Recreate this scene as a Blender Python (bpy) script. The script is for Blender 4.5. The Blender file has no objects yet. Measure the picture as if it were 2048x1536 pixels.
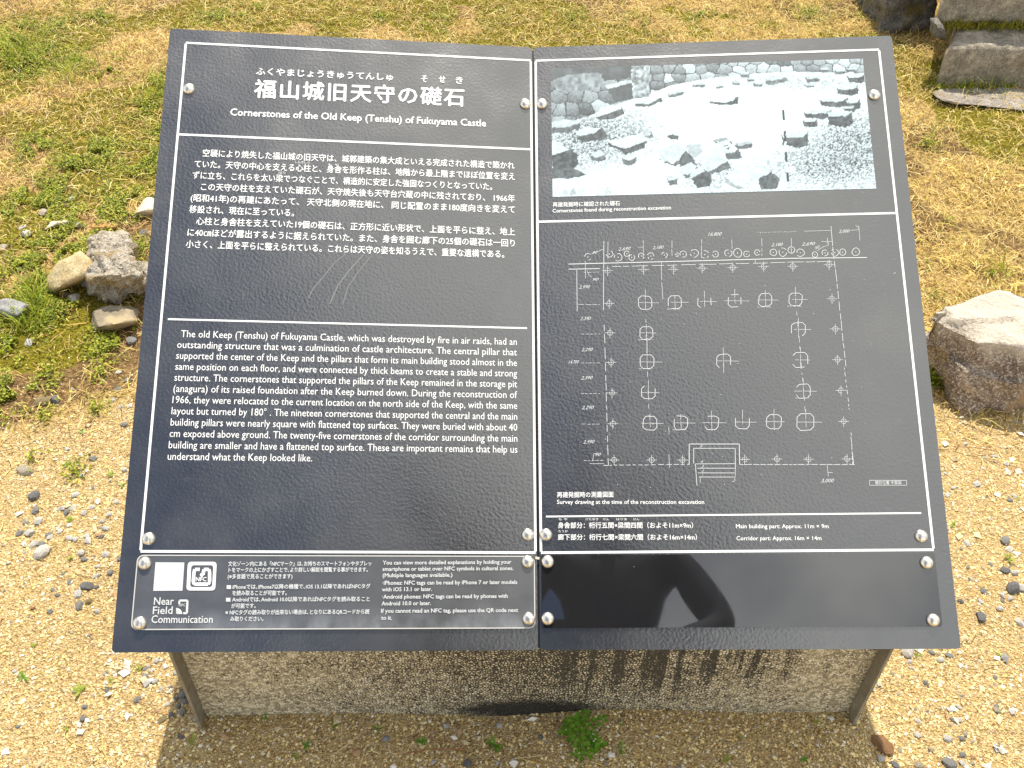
import bpy, bmesh, math, random
import numpy as np
from mathutils import Vector, Matrix, Quaternion, noise as mnoise

S = bpy.context.scene
C = S.collection
RAD = math.radians
random.seed(7)
rng = np.random.default_rng(11)

# ------------------------------------------------------------------ camera, sky, sun, exposure
CAM_H = 1.15
FPX = 1930.0                                   # focal length in pixels of the 2048 px wide photograph
# rows: world axes expressed in the camera frame (x right, y down, z forward)
B = np.array([[0.99975, 0.00176, 0.02233], [-0.01523, -0.67765, 0.73523], [0.01642, -0.73539, -0.67745]])
CAM = np.array([0.0, 0.0, CAM_H])
cam = bpy.data.cameras.new('camera')
cam.sensor_width = 36.0
cam.lens = 36.0 * FPX / 2048.0
cam.clip_start = 0.02
cam.clip_end = 2000.0
cam_ob = bpy.data.objects.new('camera', cam)
C.objects.link(cam_ob)
mw = Matrix.Identity(4)
for r in range(3):
    mw[r][0] = B[r, 0]; mw[r][1] = -B[r, 1]; mw[r][2] = -B[r, 2]
    mw[r][3] = CAM[r]
cam_ob.matrix_world = mw
S.camera = cam_ob

SUN_EL, SUN_AZ = RAD(61.0), RAD(3.0)           # behind the sign, a touch to the right
SKY_STRENGTH = 0.12
SUN_STRENGTH = 5.0
EXPOSURE = 0.35
CLOUD = 9.5
world = bpy.data.worlds.new('World')
S.world = world
world.use_nodes = True
nt = world.node_tree
nt.nodes.clear()
wo = nt.nodes.new('ShaderNodeOutputWorld')
bg = nt.nodes.new('ShaderNodeBackground')
bg.inputs['Strength'].default_value = SKY_STRENGTH
sky = nt.nodes.new('ShaderNodeTexSky')
sky.sky_type = 'NISHITA'
sky.sun_disc = False
sky.sun_elevation = SUN_EL
sky.sun_rotation = SUN_AZ
tc = nt.nodes.new('ShaderNodeTexCoord')
cl = nt.nodes.new('ShaderNodeTexNoise')        # broken bright cloud over the whole sky
cl.inputs['Scale'].default_value = 1.3
cl.inputs['Detail'].default_value = 5.0
cl.inputs['Roughness'].default_value = 0.52
cmap = nt.nodes.new('ShaderNodeMapping')
cmap.inputs['Location'].default_value = (8.2, 0.6, 2.03)
cr = nt.nodes.new('ShaderNodeValToRGB')
cr.color_ramp.elements[0].position = 0.40
cr.color_ramp.elements[1].position = 0.53
mixc = nt.nodes.new('ShaderNodeMix')
mixc.data_type = 'RGBA'
mixc.inputs[7].default_value = (CLOUD, CLOUD * 1.0, CLOUD * 0.96, 1)
nt.links.new(tc.outputs['Generated'], cmap.inputs['Vector'])
nt.links.new(cmap.outputs[0], cl.inputs['Vector'])
nt.links.new(cl.outputs['Fac'], cr.inputs['Fac'])
nt.links.new(cr.outputs['Color'], mixc.inputs[0])
nt.links.new(sky.outputs[0], mixc.inputs[6])
nt.links.new(mixc.outputs[2], bg.inputs['Color'])
nt.links.new(bg.outputs[0], wo.inputs['Surface'])

sl = bpy.data.lights.new('sun', 'SUN')
sl.energy = SUN_STRENGTH
sl.angle = RAD(0.53)
sl.color = (1.0, 0.92, 0.78)
so = bpy.data.objects.new('sun', sl)
C.objects.link(so)
sd = Vector((math.sin(SUN_AZ) * math.cos(SUN_EL), math.cos(SUN_AZ) * math.cos(SUN_EL), math.sin(SUN_EL)))
so.rotation_euler = (-sd).to_track_quat('-Z', 'Y').to_euler()
so.location = sd * 40

S.view_settings.view_transform = 'Standard'
S.view_settings.look = 'None'
S.view_settings.gamma = 1.0
S.view_settings.use_curve_mapping = False
S.view_settings.exposure = EXPOSURE
S.cycles.max_bounces = 6
S.cycles.diffuse_bounces = 3
S.cycles.glossy_bounces = 3

# ------------------------------------------------------------------ helpers
def ray(x, y):
    return B @ np.array([(x - 1024.0) / FPX, (y - 768.0) / FPX, 1.0])

def ground_at(x, y, z=0.0):
    """world point where the sight line through photo pixel (x, y) meets height z"""
    d = ray(x, y)
    return CAM + d * ((z - CAM_H) / d[2])

def at_depth_y(x, y, Y):
    d = ray(x, y)
    return CAM + d * (Y / d[1])

def px_size(p):
    """metres per photo pixel at world point p"""
    return float(B[:, 2] @ (np.asarray(p) - CAM)) / FPX

def tag(o, label=None, cat=None, group=None, kind=None):
    if label: o['label'] = label
    if cat: o['category'] = cat
    if group: o['group'] = group
    if kind: o['kind'] = kind
    return o

def empty(name, loc=(0, 0, 0), rz=0.0):
    o = bpy.data.objects.new(name, None)
    o.empty_display_size = 0.05
    o.location = loc
    o.rotation_euler = (0, 0, rz)
    C.objects.link(o)
    return o

def mesh_np(name, verts, faces, mat=None, parent=None, smooth=False, colors=None, nv=4):
    """verts Nx3, faces MxK (one K) as numpy arrays -> object"""
    me = bpy.data.meshes.new(name)
    verts = np.asarray(verts, np.float32); faces = np.asarray(faces, np.int32)
    k = faces.shape[1]
    me.vertices.add(len(verts)); me.vertices.foreach_set('co', verts.ravel())
    me.loops.add(faces.size); me.loops.foreach_set('vertex_index', faces.ravel())
    me.polygons.add(len(faces))
    me.polygons.foreach_set('loop_start', np.arange(0, faces.size, k, dtype=np.int32))
    me.polygons.foreach_set('loop_total', np.full(len(faces), k, np.int32))
    me.polygons.foreach_set('use_smooth', np.full(len(faces), smooth, bool))
    me.update(calc_edges=True)
    if colors is not None:
        a = me.color_attributes.new('Col', 'FLOAT_COLOR', 'POINT')
        c4 = np.ones((len(verts), 4), np.float32); c4[:, :3] = colors
        a.data.foreach_set('color', c4.ravel())
    if mat: me.materials.append(mat)
    o = bpy.data.objects.new(name, me)
    C.objects.link(o)
    if parent: o.parent = parent
    return o

def bm_obj(name, bm, mat=None, parent=None, smooth=False):
    me = bpy.data.meshes.new(name)
    bm.normal_update()
    bm.to_mesh(me); bm.free()
    if smooth:
        for p in me.polygons: p.use_smooth = True
    if mat: me.materials.append(mat)
    o = bpy.data.objects.new(name, me)
    C.objects.link(o)
    if parent: o.parent = parent
    return o

_T = np.random.default_rng(5).random((256, 256))
def vnoise(x, y, seed=0):
    x = np.asarray(x) + seed * 17.31; y = np.asarray(y) + seed * 7.77
    xi = np.floor(x).astype(int); yi = np.floor(y).astype(int)
    fx = x - xi; fy = y - yi
    fx = fx * fx * (3 - 2 * fx); fy = fy * fy * (3 - 2 * fy)
    a = _T[xi & 255, yi & 255]; b = _T[(xi + 1) & 255, yi & 255]
    c = _T[xi & 255, (yi + 1) & 255]; d = _T[(xi + 1) & 255, (yi + 1) & 255]
    return (a * (1 - fx) + b * fx) * (1 - fy) + (c * (1 - fx) + d * fx) * fy

def fbm(x, y, seed=0, oct=4):
    s = 0; a = 0.5; t = 0
    for i in range(oct):
        s = s + a * vnoise(x * 2 ** i, y * 2 ** i, seed + i); t += a; a *= 0.5
    return s / t

def sstep(a, b, x):
    t = np.clip((x - a) / (b - a), 0, 1)
    return t * t * (3 - 2 * t)

# ------------------------------------------------------------------ materials
class M:
    """small node builder"""
    def __init__(s, name, rough=0.8, ior=None, metal=0.0, spec=None):
        s.m = bpy.data.materials.new(name); s.m.use_nodes = True
        s.nt = s.m.node_tree
        s.b = s.nt.nodes['Principled BSDF']
        s.b.inputs['Roughness'].default_value = rough
        s.b.inputs['Metallic'].default_value = metal
        if ior: s.b.inputs['IOR'].default_value = ior
        if spec is not None: s.b.inputs['Specular IOR Level'].default_value = spec
        s.tc = s.nt.nodes.new('ShaderNodeTexCoord')
    def n(s, t, **kw):
        nd = s.nt.nodes.new(t)
        for k, v in kw.items():
            if k in nd.inputs: nd.inputs[k].default_value = v
            else: setattr(nd, k, v)
        return nd
    def l(s, a, b): s.nt.links.new(a, b)
    def vec(s, scale=None):
        if scale is None: return s.tc.outputs['Object']
        mp = s.n('ShaderNodeMapping'); mp.inputs['Scale'].default_value = scale
        s.l(s.tc.outputs['Object'], mp.inputs['Vector'])
        return mp.outputs[0]
    def noise(s, scale, detail=3.0, rough=0.55, vscale=None, dist=0.0):
        nd = s.n('ShaderNodeTexNoise', Scale=scale, Detail=detail, Roughness=rough, Distortion=dist)
        s.l(s.vec(vscale), nd.inputs['Vector'])
        return nd.outputs['Fac']
    def voro(s, scale, out='Distance', feature='F1', vscale=None, rnd=1.0):
        nd = s.n('ShaderNodeTexVoronoi', Scale=scale, Randomness=rnd); nd.feature = feature
        s.l(s.vec(vscale), nd.inputs['Vector'])
        return nd.outputs[out]
    def ramp(s, fac, stops):
        nd = s.n('ShaderNodeValToRGB')
        e = nd.color_ramp.elements
        rgba = lambda c: (c, c, c, 1) if isinstance(c, (int, float)) else (*c, 1)
        e[0].position, e[0].color = stops[0][0], rgba(stops[0][1])
        e[1].position, e[1].color = stops[-1][0], rgba(stops[-1][1])
        for p, c in stops[1:-1]:
            e.new(p).color = rgba(c)
        s.l(fac, nd.inputs['Fac'])
        return nd.outputs['Color']
    def mix(s, fac, a, b, mode='MIX'):
        nd = s.n('ShaderNodeMix'); nd.data_type = 'RGBA'; nd.blend_type = mode
        for sock, v in ((nd.inputs[0], fac), (nd.inputs[6], a), (nd.inputs[7], b)):
            if isinstance(v, (int, float)): sock.default_value = v
            elif isinstance(v, tuple): sock.default_value = (*v, 1)
            else: s.l(v, sock)
        return nd.outputs[2]
    def math(s, op, a, b=0.5):
        nd = s.n('ShaderNodeMath', operation=op)
        for sock, v in ((nd.inputs[0], a), (nd.inputs[1], b)):
            if isinstance(v, (int, float)): sock.default_value = v
            else: s.l(v, sock)
        return nd.outputs[0]
    def attr(s, name):
        nd = s.n('ShaderNodeAttribute', attribute_name=name); return nd
    def color(s, c):
        if isinstance(c, tuple): s.b.inputs['Base Color'].default_value = (*c, 1)
        else: s.l(c, s.b.inputs['Base Color'])
        return s
    def rough(s, r): s.l(r, s.b.inputs['Roughness']); return s
    def bump(s, h, dist=0.001, strength=1.0):
        nd = s.n('ShaderNodeBump', Strength=strength, Distance=dist)
        s.l(h, nd.inputs['Height'])
        s.l(nd.outputs[0], s.b.inputs['Normal'])
        return s

def sunlit_top(mat, z0, z1, top):
    """paints a sunlit, weathered paleness into the upper part of the rock, by height"""
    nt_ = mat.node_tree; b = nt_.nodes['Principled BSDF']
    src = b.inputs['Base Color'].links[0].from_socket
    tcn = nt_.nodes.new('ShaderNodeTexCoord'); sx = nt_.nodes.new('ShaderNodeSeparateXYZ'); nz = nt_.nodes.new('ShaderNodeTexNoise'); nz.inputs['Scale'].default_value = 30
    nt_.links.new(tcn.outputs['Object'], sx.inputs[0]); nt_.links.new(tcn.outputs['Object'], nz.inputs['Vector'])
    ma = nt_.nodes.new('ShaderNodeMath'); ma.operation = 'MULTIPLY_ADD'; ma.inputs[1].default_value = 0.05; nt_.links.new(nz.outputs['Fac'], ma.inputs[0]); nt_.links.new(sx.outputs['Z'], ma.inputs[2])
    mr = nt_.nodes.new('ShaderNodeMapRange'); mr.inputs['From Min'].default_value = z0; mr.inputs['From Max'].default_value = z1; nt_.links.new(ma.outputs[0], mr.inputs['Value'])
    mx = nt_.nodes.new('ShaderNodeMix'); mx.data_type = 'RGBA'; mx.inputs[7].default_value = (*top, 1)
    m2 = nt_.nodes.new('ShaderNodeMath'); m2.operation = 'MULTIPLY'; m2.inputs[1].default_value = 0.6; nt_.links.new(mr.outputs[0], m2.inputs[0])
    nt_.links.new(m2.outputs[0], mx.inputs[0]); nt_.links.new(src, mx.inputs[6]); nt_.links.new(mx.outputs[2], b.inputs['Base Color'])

def plain(name, c, rough=0.7, **kw):
    return M(name, rough, **kw).color(c).m

def make_panel_mat():
    k = M('charcoal_coated_panel', 0.24, ior=2.55)
    fine = k.noise(300, 1.0, 0.4)
    big = k.noise(6, 4.0, 0.6)
    specks = k.voro(36, 'Distance')
    dots = k.ramp(specks, [(0.0, 1.0), (0.022, 1.0), (0.032, 0.0)])
    pick = k.ramp(k.voro(36, 'Color'), [(0.86, 0.0), (0.88, 1.0)])
    dots = k.math('MULTIPLY', dots, pick)
    base = k.mix(k.ramp(big, [(0.3, 0.0), (0.75, 1.0)]), (0.010, 0.011, 0.014), (0.020, 0.020, 0.022))
    dust = k.ramp(k.noise(900, 1.0), [(0.74, 0.0), (0.80, 1.0)])
    base = k.mix(k.math('MULTIPLY', dust, 0.25), base, (0.30, 0.29, 0.27))
    base = k.mix(dots, base, (0.006, 0.006, 0.006))
    veil = k.ramp(k.noise(4.5, 6.0, 0.68), [(0.50, 0.0), (0.78, 0.10)])            # thin dust veil
    ring = k.ramp(k.voro(60), [(0.10, 0.0), (0.13, 1.0), (0.15, 1.0), (0.19, 0.0)])   # dried drops
    ring = k.math('MULTIPLY', k.math('MULTIPLY', ring, k.ramp(k.voro(60, 'Color'), [(0.72, 0.0), (0.78, 1.0)])), 0.07)
    base = k.mix(k.math('ADD', veil, ring), base, (0.34, 0.32, 0.29))
    k.color(base)
    k.rough(k.ramp(k.noise(14, 3.0), [(0.3, 0.20), (0.7, 0.31)]))
    k.bump(fine, 0.0010, 0.24)
    return k.m

def make_gloss_mat():
    k = M('glossy_black_sheet', 0.06, ior=2.2)
    base = k.mix(k.ramp(k.noise(5, 4.0, 0.6), [(0.35, 0.0), (0.75, 1.0)]), (0.014, 0.014, 0.016), (0.024, 0.024, 0.025))
    sp = k.ramp(k.voro(45, 'Distance'), [(0.0, 1.0), (0.02, 1.0), (0.03, 0.0)])
    sp = k.math('MULTIPLY', sp, k.ramp(k.voro(45, 'Color'), [(0.8, 0.0), (0.82, 1.0)]))
    base = k.mix(sp, base, (0.22, 0.21, 0.19))
    k.color(base)
    k.rough(k.ramp(k.noise(30, 4.0, 0.6, vscale=(3, 0.5, 1)), [(0.35, 0.012), (0.75, 0.045)]))
    k.bump(k.noise(7, 1.0), 0.0010, 0.25)
    return k.m

def make_acrylic_mat():
    k = M('acrylic_over_dark_print', 0.16, ior=2.1)
    haze = k.ramp(k.noise(9, 5.0, 0.62), [(0.45, 0.0), (0.8, 1.0)])
    low = k.n('ShaderNodeSeparateXYZ'); k.l(k.tc.outputs['Generated'], low.inputs[0])
    lowm = k.ramp(low.outputs['Y'], [(0.02, 1.0), (0.30, 0.0)])
    wip = k.ramp(k.noise(22, 4.0, 0.6, vscale=(1.2, 0.7, 1)), [(0.42, 0.0), (0.75, 1.0)])
    base = k.mix(k.math('MULTIPLY', haze, 0.35), (0.075, 0.078, 0.085), (0.17, 0.175, 0.185))
    base = k.mix(k.math('MULTIPLY', k.math('MULTIPLY', lowm, wip), 0.8), base, (0.30, 0.32, 0.35))
    k.color(base)
    k.rough(k.ramp(k.noise(40, 3.0), [(0.3, 0.14), (0.7, 0.3)]))
    return k.m

def make_agg_mat():
    k = M('washed_aggregate_concrete', 0.85)
    v = k.voro(270, 'Color')
    sep = k.n('ShaderNodeSeparateColor'); k.l(v, sep.inputs[0])
    grain = k.ramp(sep.outputs[0], [(0.0, (0.30, 0.255, 0.17)), (0.35, (0.52, 0.445, 0.29)), (0.6, (0.66, 0.57, 0.38)),
                                    (0.8, (0.76, 0.68, 0.48)), (1.0, (0.84, 0.78, 0.62))])
    # the black matrix between grains, wider where the face is weathered
    edge = k.voro(270, 'Distance', 'DISTANCE_TO_EDGE')
    pos = k.n('ShaderNodeSeparateXYZ'); k.l(k.tc.outputs['Object'], pos.inputs[0])
    # dirt: darker towards the middle and top of the face, with a damp tongue at the foot
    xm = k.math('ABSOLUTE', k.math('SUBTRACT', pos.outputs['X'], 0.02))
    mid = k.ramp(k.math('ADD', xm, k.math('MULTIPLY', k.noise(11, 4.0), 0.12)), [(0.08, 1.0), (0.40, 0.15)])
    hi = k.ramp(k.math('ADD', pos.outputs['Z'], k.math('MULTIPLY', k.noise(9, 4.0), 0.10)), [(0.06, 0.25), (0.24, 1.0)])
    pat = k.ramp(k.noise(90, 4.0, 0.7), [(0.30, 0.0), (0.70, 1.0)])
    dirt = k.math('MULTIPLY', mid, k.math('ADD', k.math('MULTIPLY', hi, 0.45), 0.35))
    drips = k.ramp(k.noise(85, 3.0, 0.6, vscale=(1.0, 0.02, 0.03)), [(0.45, 0.0), (0.58, 1.0)])
    dx = k.ramp(pos.outputs['X'], [(0.02, 0.0), (0.05, 1.0), (0.26, 1.0), (0.33, 0.15)])
    dzs = k.math('ADD', pos.outputs['Z'], k.math('MULTIPLY', k.noise(20, 2.0, 0.5, vscale=(1, 0.1, 0.05)), 0.16))
    dz = k.ramp(dzs, [(0.13, 0.0), (0.19, 1.0)])
    drip = k.math('MULTIPLY', k.math('MULTIPLY', drips, dx), dz)
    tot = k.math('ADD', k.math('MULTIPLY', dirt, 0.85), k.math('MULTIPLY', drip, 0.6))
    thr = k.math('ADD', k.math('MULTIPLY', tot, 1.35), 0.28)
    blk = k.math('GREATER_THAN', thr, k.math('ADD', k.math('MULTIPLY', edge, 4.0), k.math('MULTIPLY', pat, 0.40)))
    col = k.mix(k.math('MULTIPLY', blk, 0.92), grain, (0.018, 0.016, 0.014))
    col = k.mix(k.math('MULTIPLY', drip, 0.5), col, (0.045, 0.040, 0.034))
    # wet black wedge at the foot, left of the middle
    wx = k.math('DIVIDE', k.math('SUBTRACT', pos.outputs['X'], -0.005), 0.115)
    wz = k.math('DIVIDE', k.math('SUBTRACT', pos.outputs['Z'], 0.012), 0.030)
    wd = k.math('SQRT', k.math('ADD', k.math('MULTIPLY', wx, wx), k.math('MULTIPLY', wz, wz)))
    wedge = k.ramp(k.math('MULTIPLY', k.math('ADD', wd, k.math('MULTIPLY', k.noise(150, 3.0, 0.7), 0.9)), 0.5), [(0.5, 1.0), (0.725, 0.0)])
    col = k.mix(k.math('MULTIPLY', wedge, 0.93), col, (0.010, 0.010, 0.010))
    k.color(col)
    k.bump(edge, 0.002, 0.7)
    return k.m

def make_ground_mat():
    k = M('soil_and_sand', 0.95, spec=0.2)
    a = k.attr('Col')                            # r: sand, g: moss, b: straw litter
    sp = k.n('ShaderNodeSeparateColor'); k.l(a.outputs['Color'], sp.inputs[0])
    v1 = k.n('ShaderNodeSeparateColor'); k.l(k.voro(420, 'Color'), v1.inputs[0])
    sand = k.ramp(v1.outputs[0], [(0.0, (0.22, 0.14, 0.05)), (0.3, (0.46, 0.32, 0.135)), (0.6, (0.62, 0.46, 0.21)),
                                  (0.85, (0.56, 0.42, 0.22)), (1.0, (0.68, 0.58, 0.40))])
    sand = k.mix(k.ramp(k.noise(5, 5.0, 0.6), [(0.35, 0.0), (0.7, 0.5)]), sand, (0.50, 0.34, 0.16))
    soil = k.ramp(k.noise(120, 5.0, 0.7), [(0.3, (0.07, 0.042, 0.018)), (0.5, (0.21, 0.13, 0.055)), (0.7, (0.46, 0.31, 0.14))])
    moss = k.ramp(k.noise(160, 4.0, 0.7), [(0.3, (0.07, 0.06, 0.006)), (0.55, (0.22, 0.19, 0.012)), (0.75, (0.40, 0.34, 0.04))])
    lit = k.ramp(k.noise(190, 4.0, 0.7, vscale=(1, 0.5, 1)), [(0.32, (0.15, 0.09, 0.03)), (0.5, (0.44, 0.30, 0.11)), (0.72, (0.72, 0.54, 0.24))])
    brk = k.math('SUBTRACT', k.noise(60, 4.0, 0.65), 0.5)
    def soft(ch, w=0.9):
        return k.ramp(k.math('ADD', ch, k.math('MULTIPLY', brk, w)), [(0.38, 0.0), (0.62, 1.0)])
    col = k.mix(soft(sp.outputs[2]), soil, lit)
    col = k.mix(soft(sp.outputs[1]), col, moss)
    col = k.mix(soft(sp.outputs[0], 0.7), col, sand)
    k.color(col)
    h = k.math('ADD', k.voro(420, 'Distance'), k.math('MULTIPLY', k.noise(110, 4.0, 0.7), 1.6))
    k.bump(h, 0.004, 0.9)
    return k.m

def attr_mat(name, rough=0.8, spec=0.3, trans=0.0):
    k = M(name, rough, spec=spec)
    a = k.attr('Col')
    k.color(a.outputs['Color'])
    if trans:
        k.b.inputs['Subsurface Weight'].default_value = 0.0
        t = k.n('ShaderNodeBsdfTranslucent'); k.l(a.outputs['Color'], t.inputs['Color'])
        mx = k.n('ShaderNodeMixShader', Fac=trans)
        out = k.nt.nodes['Material Output']
        k.l(k.b.outputs[0], mx.inputs[1]); k.l(t.outputs[0], mx.inputs[2]); k.l(mx.outputs[0], out.inputs['Surface'])
    return k.m

def stone_mat(name, c1, c2, c3, scale=40, speck=None, stain=None, bump=0.003, pits=False):
    k = M(name, 0.9, spec=0.25)
    n1 = k.noise(scale, 6.0, 0.68)
    col = k.ramp(n1, [(0.30, c1), (0.5, c2), (0.70, c3)])
    if speck:
        v = k.n('ShaderNodeSeparateColor'); k.l(k.voro(scale * 16, 'Color'), v.inputs[0])
        col = k.mix(k.ramp(v.outputs[0], [(0.66, 0.0), (0.80, 0.55)]), col, speck)
        col = k.mix(k.ramp(v.outputs[1], [(0.70, 0.0), (0.84, 0.5)]), col, tuple(x * 0.35 for x in c1))
    if stain:
        col = k.mix(k.ramp(k.noise(scale * 0.32, 4.0, 0.6), [(0.52, 0.0), (0.66, 0.8)]), col, stain)
    k.color(col)
    h = k.math('ADD', n1, k.math('MULTIPLY', k.noise(scale * 4, 4.0, 0.7), 0.5))
    if pits:
        h = k.math('SUBTRACT', h, k.math('MULTIPLY', k.ramp(k.voro(scale * 2.2), [(0.0, 1.0), (0.35, 0.0)]), 0.6))
    k.bump(h, bump, 1.0)
    return k.m

MAT = dict(
    panel=make_panel_mat(), gloss=make_gloss_mat(), acrylic=make_acrylic_mat(), agg=make_agg_mat(), ground=make_ground_mat(),
    white=plain('white_print', (0.82, 0.83, 0.84), 0.5),
    softwhite=plain('pale_print', (0.60, 0.62, 0.64), 0.5),
    rivet=None,
    edge=plain('whitish_acrylic_edge', (0.55, 0.55, 0.52), 0.3),
    gap=plain('black_seam_filler', (0.006, 0.006, 0.006), 0.6),
    tape=plain('cream_tape', (0.62, 0.55, 0.42), 0.6),
    scratch=plain('grey_scratch', (0.20, 0.20, 0.20), 0.4),
    side=stone_mat('khaki_side_plate', (0.20, 0.175, 0.125), (0.27, 0.24, 0.175), (0.35, 0.31, 0.235), 60, bump=0.0004),
    grain=attr_mat('sand_grain', 0.85, 0.3), blade=attr_mat('dry_blade', 0.7, 0.25, 0.30), green=attr_mat('green_leaflet', 0.55, 0.4, 0.35),
    photo=attr_mat('printed_picture', 0.42, 0.5),
)
def rivet_mat():
    k = M('satin_steel_dome', 0.30, metal=1.0)
    k.color(k.ramp(k.noise(160, 3.0), [(0.3, (0.74, 0.69, 0.60)), (0.7, (0.90, 0.86, 0.78))]))
    return k.m
MAT['rivet'] = rivet_mat()

# ------------------------------------------------------------------ the ground
def hgt(x, y):
    h = (fbm(x * 2.1, y * 2.1, 3, 4) - 0.5) * 0.030 * sstep(1.0, 1.8, y) + (fbm(x * 7, y * 7, 9, 3) - 0.5) * 0.010
    # soil heaped irregularly against the foot of the sign
    foot = np.exp(-((y - 0.615) / 0.05) ** 2)
    h = h * (1 - 0.6 * foot) + foot * (0.012 * np.exp(-((x - 0.19) / 0.09) ** 2) + 0.006 * np.exp(-((x + 0.2) / 0.1) ** 2)
                                       - 0.006 * np.exp(-((x - 0.0) / 0.05) ** 2))
    return h

def masks(x, y):
    b = fbm(x * 3.0, y * 3.0, 21, 4) - 0.5
    edge = np.where(x < 0, 1.13 + 0.10 * sstep(-0.9, -0.5, x), 1.17)
    sand = 1 - sstep(edge - 0.10, edge + 0.10, y + b * 0.35)
    n2 = fbm(x * 4.2, y * 4.2, 40, 4)
    left = sstep(0.1, -0.5, x) * sstep(1.1, 1.35, y)
    far = sstep(1.75, 2.1, y)
    moss = sstep(0.52, 0.62, n2 + 0.14 * left + 0.07 * far * sstep(1.0, 0.3, x) - 0.05) * (0.35 + 0.65 * np.maximum(left, far * 0.85))
    moss = moss * sstep(1.1, 1.3, y + b * 0.3)
    lit = sstep(0.42, 0.58, fbm(x * 5, y * 5, 60, 4) + 0.14 * sstep(0.4, 0.8, x) + 0.02)
    return sand, moss, lit

def axis(lo, hi, n, far):
    mid = np.linspace(lo, hi, n)
    g = np.geomspace(0.03, far, 26)
    return np.concatenate([(lo - g)[::-1], mid, hi + g])
gx = axis(-2.3, 2.4, 236, 300.0); gy = axis(-0.4, 3.6, 201, 300.0)
X, Y = np.meshgrid(gx, gy)
Zg = hgt(X, Y)
sm, mm, lm = masks(X, Y)
V = np.stack([X.ravel(), Y.ravel(), Zg.ravel()], 1)
nx, ny = len(gx), len(gy)
idx = np.arange(nx * ny).reshape(ny, nx)
F = np.stack([idx[:-1, :-1].ravel(), idx[:-1, 1:].ravel(), idx[1:, 1:].ravel(), idx[1:, :-1].ravel()], 1)
g = mesh_np('ground', V, F, MAT['ground'], smooth=True, colors=np.stack([sm.ravel(), mm.ravel(), lm.ravel()], 1))
tag(g, 'sandy gravel path turning into dry mossy grass behind the sign', kind='structure')

# ------------------------------------------------------------------ the sign: frame of reference fitted to the photograph
PW, PH, ANG = 0.45, 0.7416, 0.0733              # panel width, length up the slope, half fold angle
O = np.array([0.05325, 0.57581, CAM_H - 0.92433])   # foot of the fold
SV = np.array([0.0, 0.836595, 0.547822])        # up the fold
SN = np.array([0.0, -0.547822, 0.836595])       # mean normal, up and towards the viewer
UX = np.array([1.0, 0.0, 0.0])
def panel_axes(side):
    u = UX * math.cos(ANG) + SN * (math.sin(ANG) * side)
    n = np.cross(u, SV)
    return u, n
AX = {-1: panel_axes(-1), 1: panel_axes(1)}
def to_panel(side, x, y, lift=0.0):
    """photo pixel -> (u, v) on the panel's face"""
    u, n = AX[side]
    d = ray(x, y)
    t = ((O + n * lift - CAM) @ n) / (d @ n)
    p = CAM + d * t - O
    return float(p @ u), float(p @ SV)
def panel_matrix(side):
    u, n = AX[side]
    m = Matrix.Identity(4)
    for r in range(3):
        m[r][0] = u[r]; m[r][1] = SV[r]; m[r][2] = n[r]; m[r][3] = O[r]
    return m

ROOT = np.array([0.05325, 0.74, 0.0])
sign = empty('information_sign', ROOT)
tag(sign, 'dark grey two-leaf information sign about castle cornerstones on a low concrete base', 'sign')
ROOT_INV = Matrix.Translation(-Vector(ROOT))
def put(o, mat4, parent):
    o.parent = parent
    o.matrix_parent_inverse = Matrix.Identity(4)
    o.matrix_local = mat4
    return o

def rounded(x0, y0, x1, y1, r, seg=5):
    pts = []
    for cx, cy, a0 in ((x1 - r, y1 - r, 0), (x0 + r, y1 - r, 90), (x0 + r, y0 + r, 180), (x1 - r, y0 + r, 270)):
        for i in range(seg + 1):
            a = RAD(a0 + 90 * i / seg)
            pts.append((cx + r * math.cos(a), cy + r * math.sin(a)))
    return pts
def slab(pts, z0, z1, bevel=0.0):
    bm = bmesh.new()
    vs = [bm.verts.new((x, y, z0)) for x, y in pts]
    f = bm.faces.new(vs)
    ex = bmesh.ops.extrude_face_region(bm, geom=[f])
    for v in ex['geom']:
        if isinstance(v, bmesh.types.BMVert): v.co.z = z1
    bmesh.ops.recalc_face_normals(bm, faces=bm.faces)
    if bevel:
        es = [e for e in bm.edges if abs(e.verts[0].co.z - z1) < 1e-7 and abs(e.verts[1].co.z - z1) < 1e-7]
        bmesh.ops.bevel(bm, geom=es, offset=bevel, segments=2, affect='EDGES', profile=0.6)
    return bm

PANEL = {}
for side in (-1, 1):
    g0 = 0.0011
    x0, x1 = (-PW, -g0) if side < 0 else (g0, PW)
    bm = slab(rounded(x0, 0.0, x1, PH, 0.0045), -0.012, 0.0)
    o = bm_obj('panel', bm, MAT['panel'])
    put(o, ROOT_INV @ panel_matrix(side), sign)
    o['label'] = 'left leaf with the text in two languages' if side < 0 else 'right leaf with the picture and the survey drawing'
    PANEL[side] = o
# dark filler strip in the fold
fz = bm_obj('seam_strip', slab([(-0.0025, 0.002), (0.0025, 0.002), (0.0025, PH - 0.002), (-0.0025, PH - 0.002)], -0.010, -0.0035), MAT['gap'])
mseam = Matrix.Identity(4)
for r in range(3):
    mseam[r][0] = UX[r]; mseam[r][1] = SV[r]; mseam[r][2] = SN[r]; mseam[r][3] = O[r]
put(fz, ROOT_INV @ mseam, sign)

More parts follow.
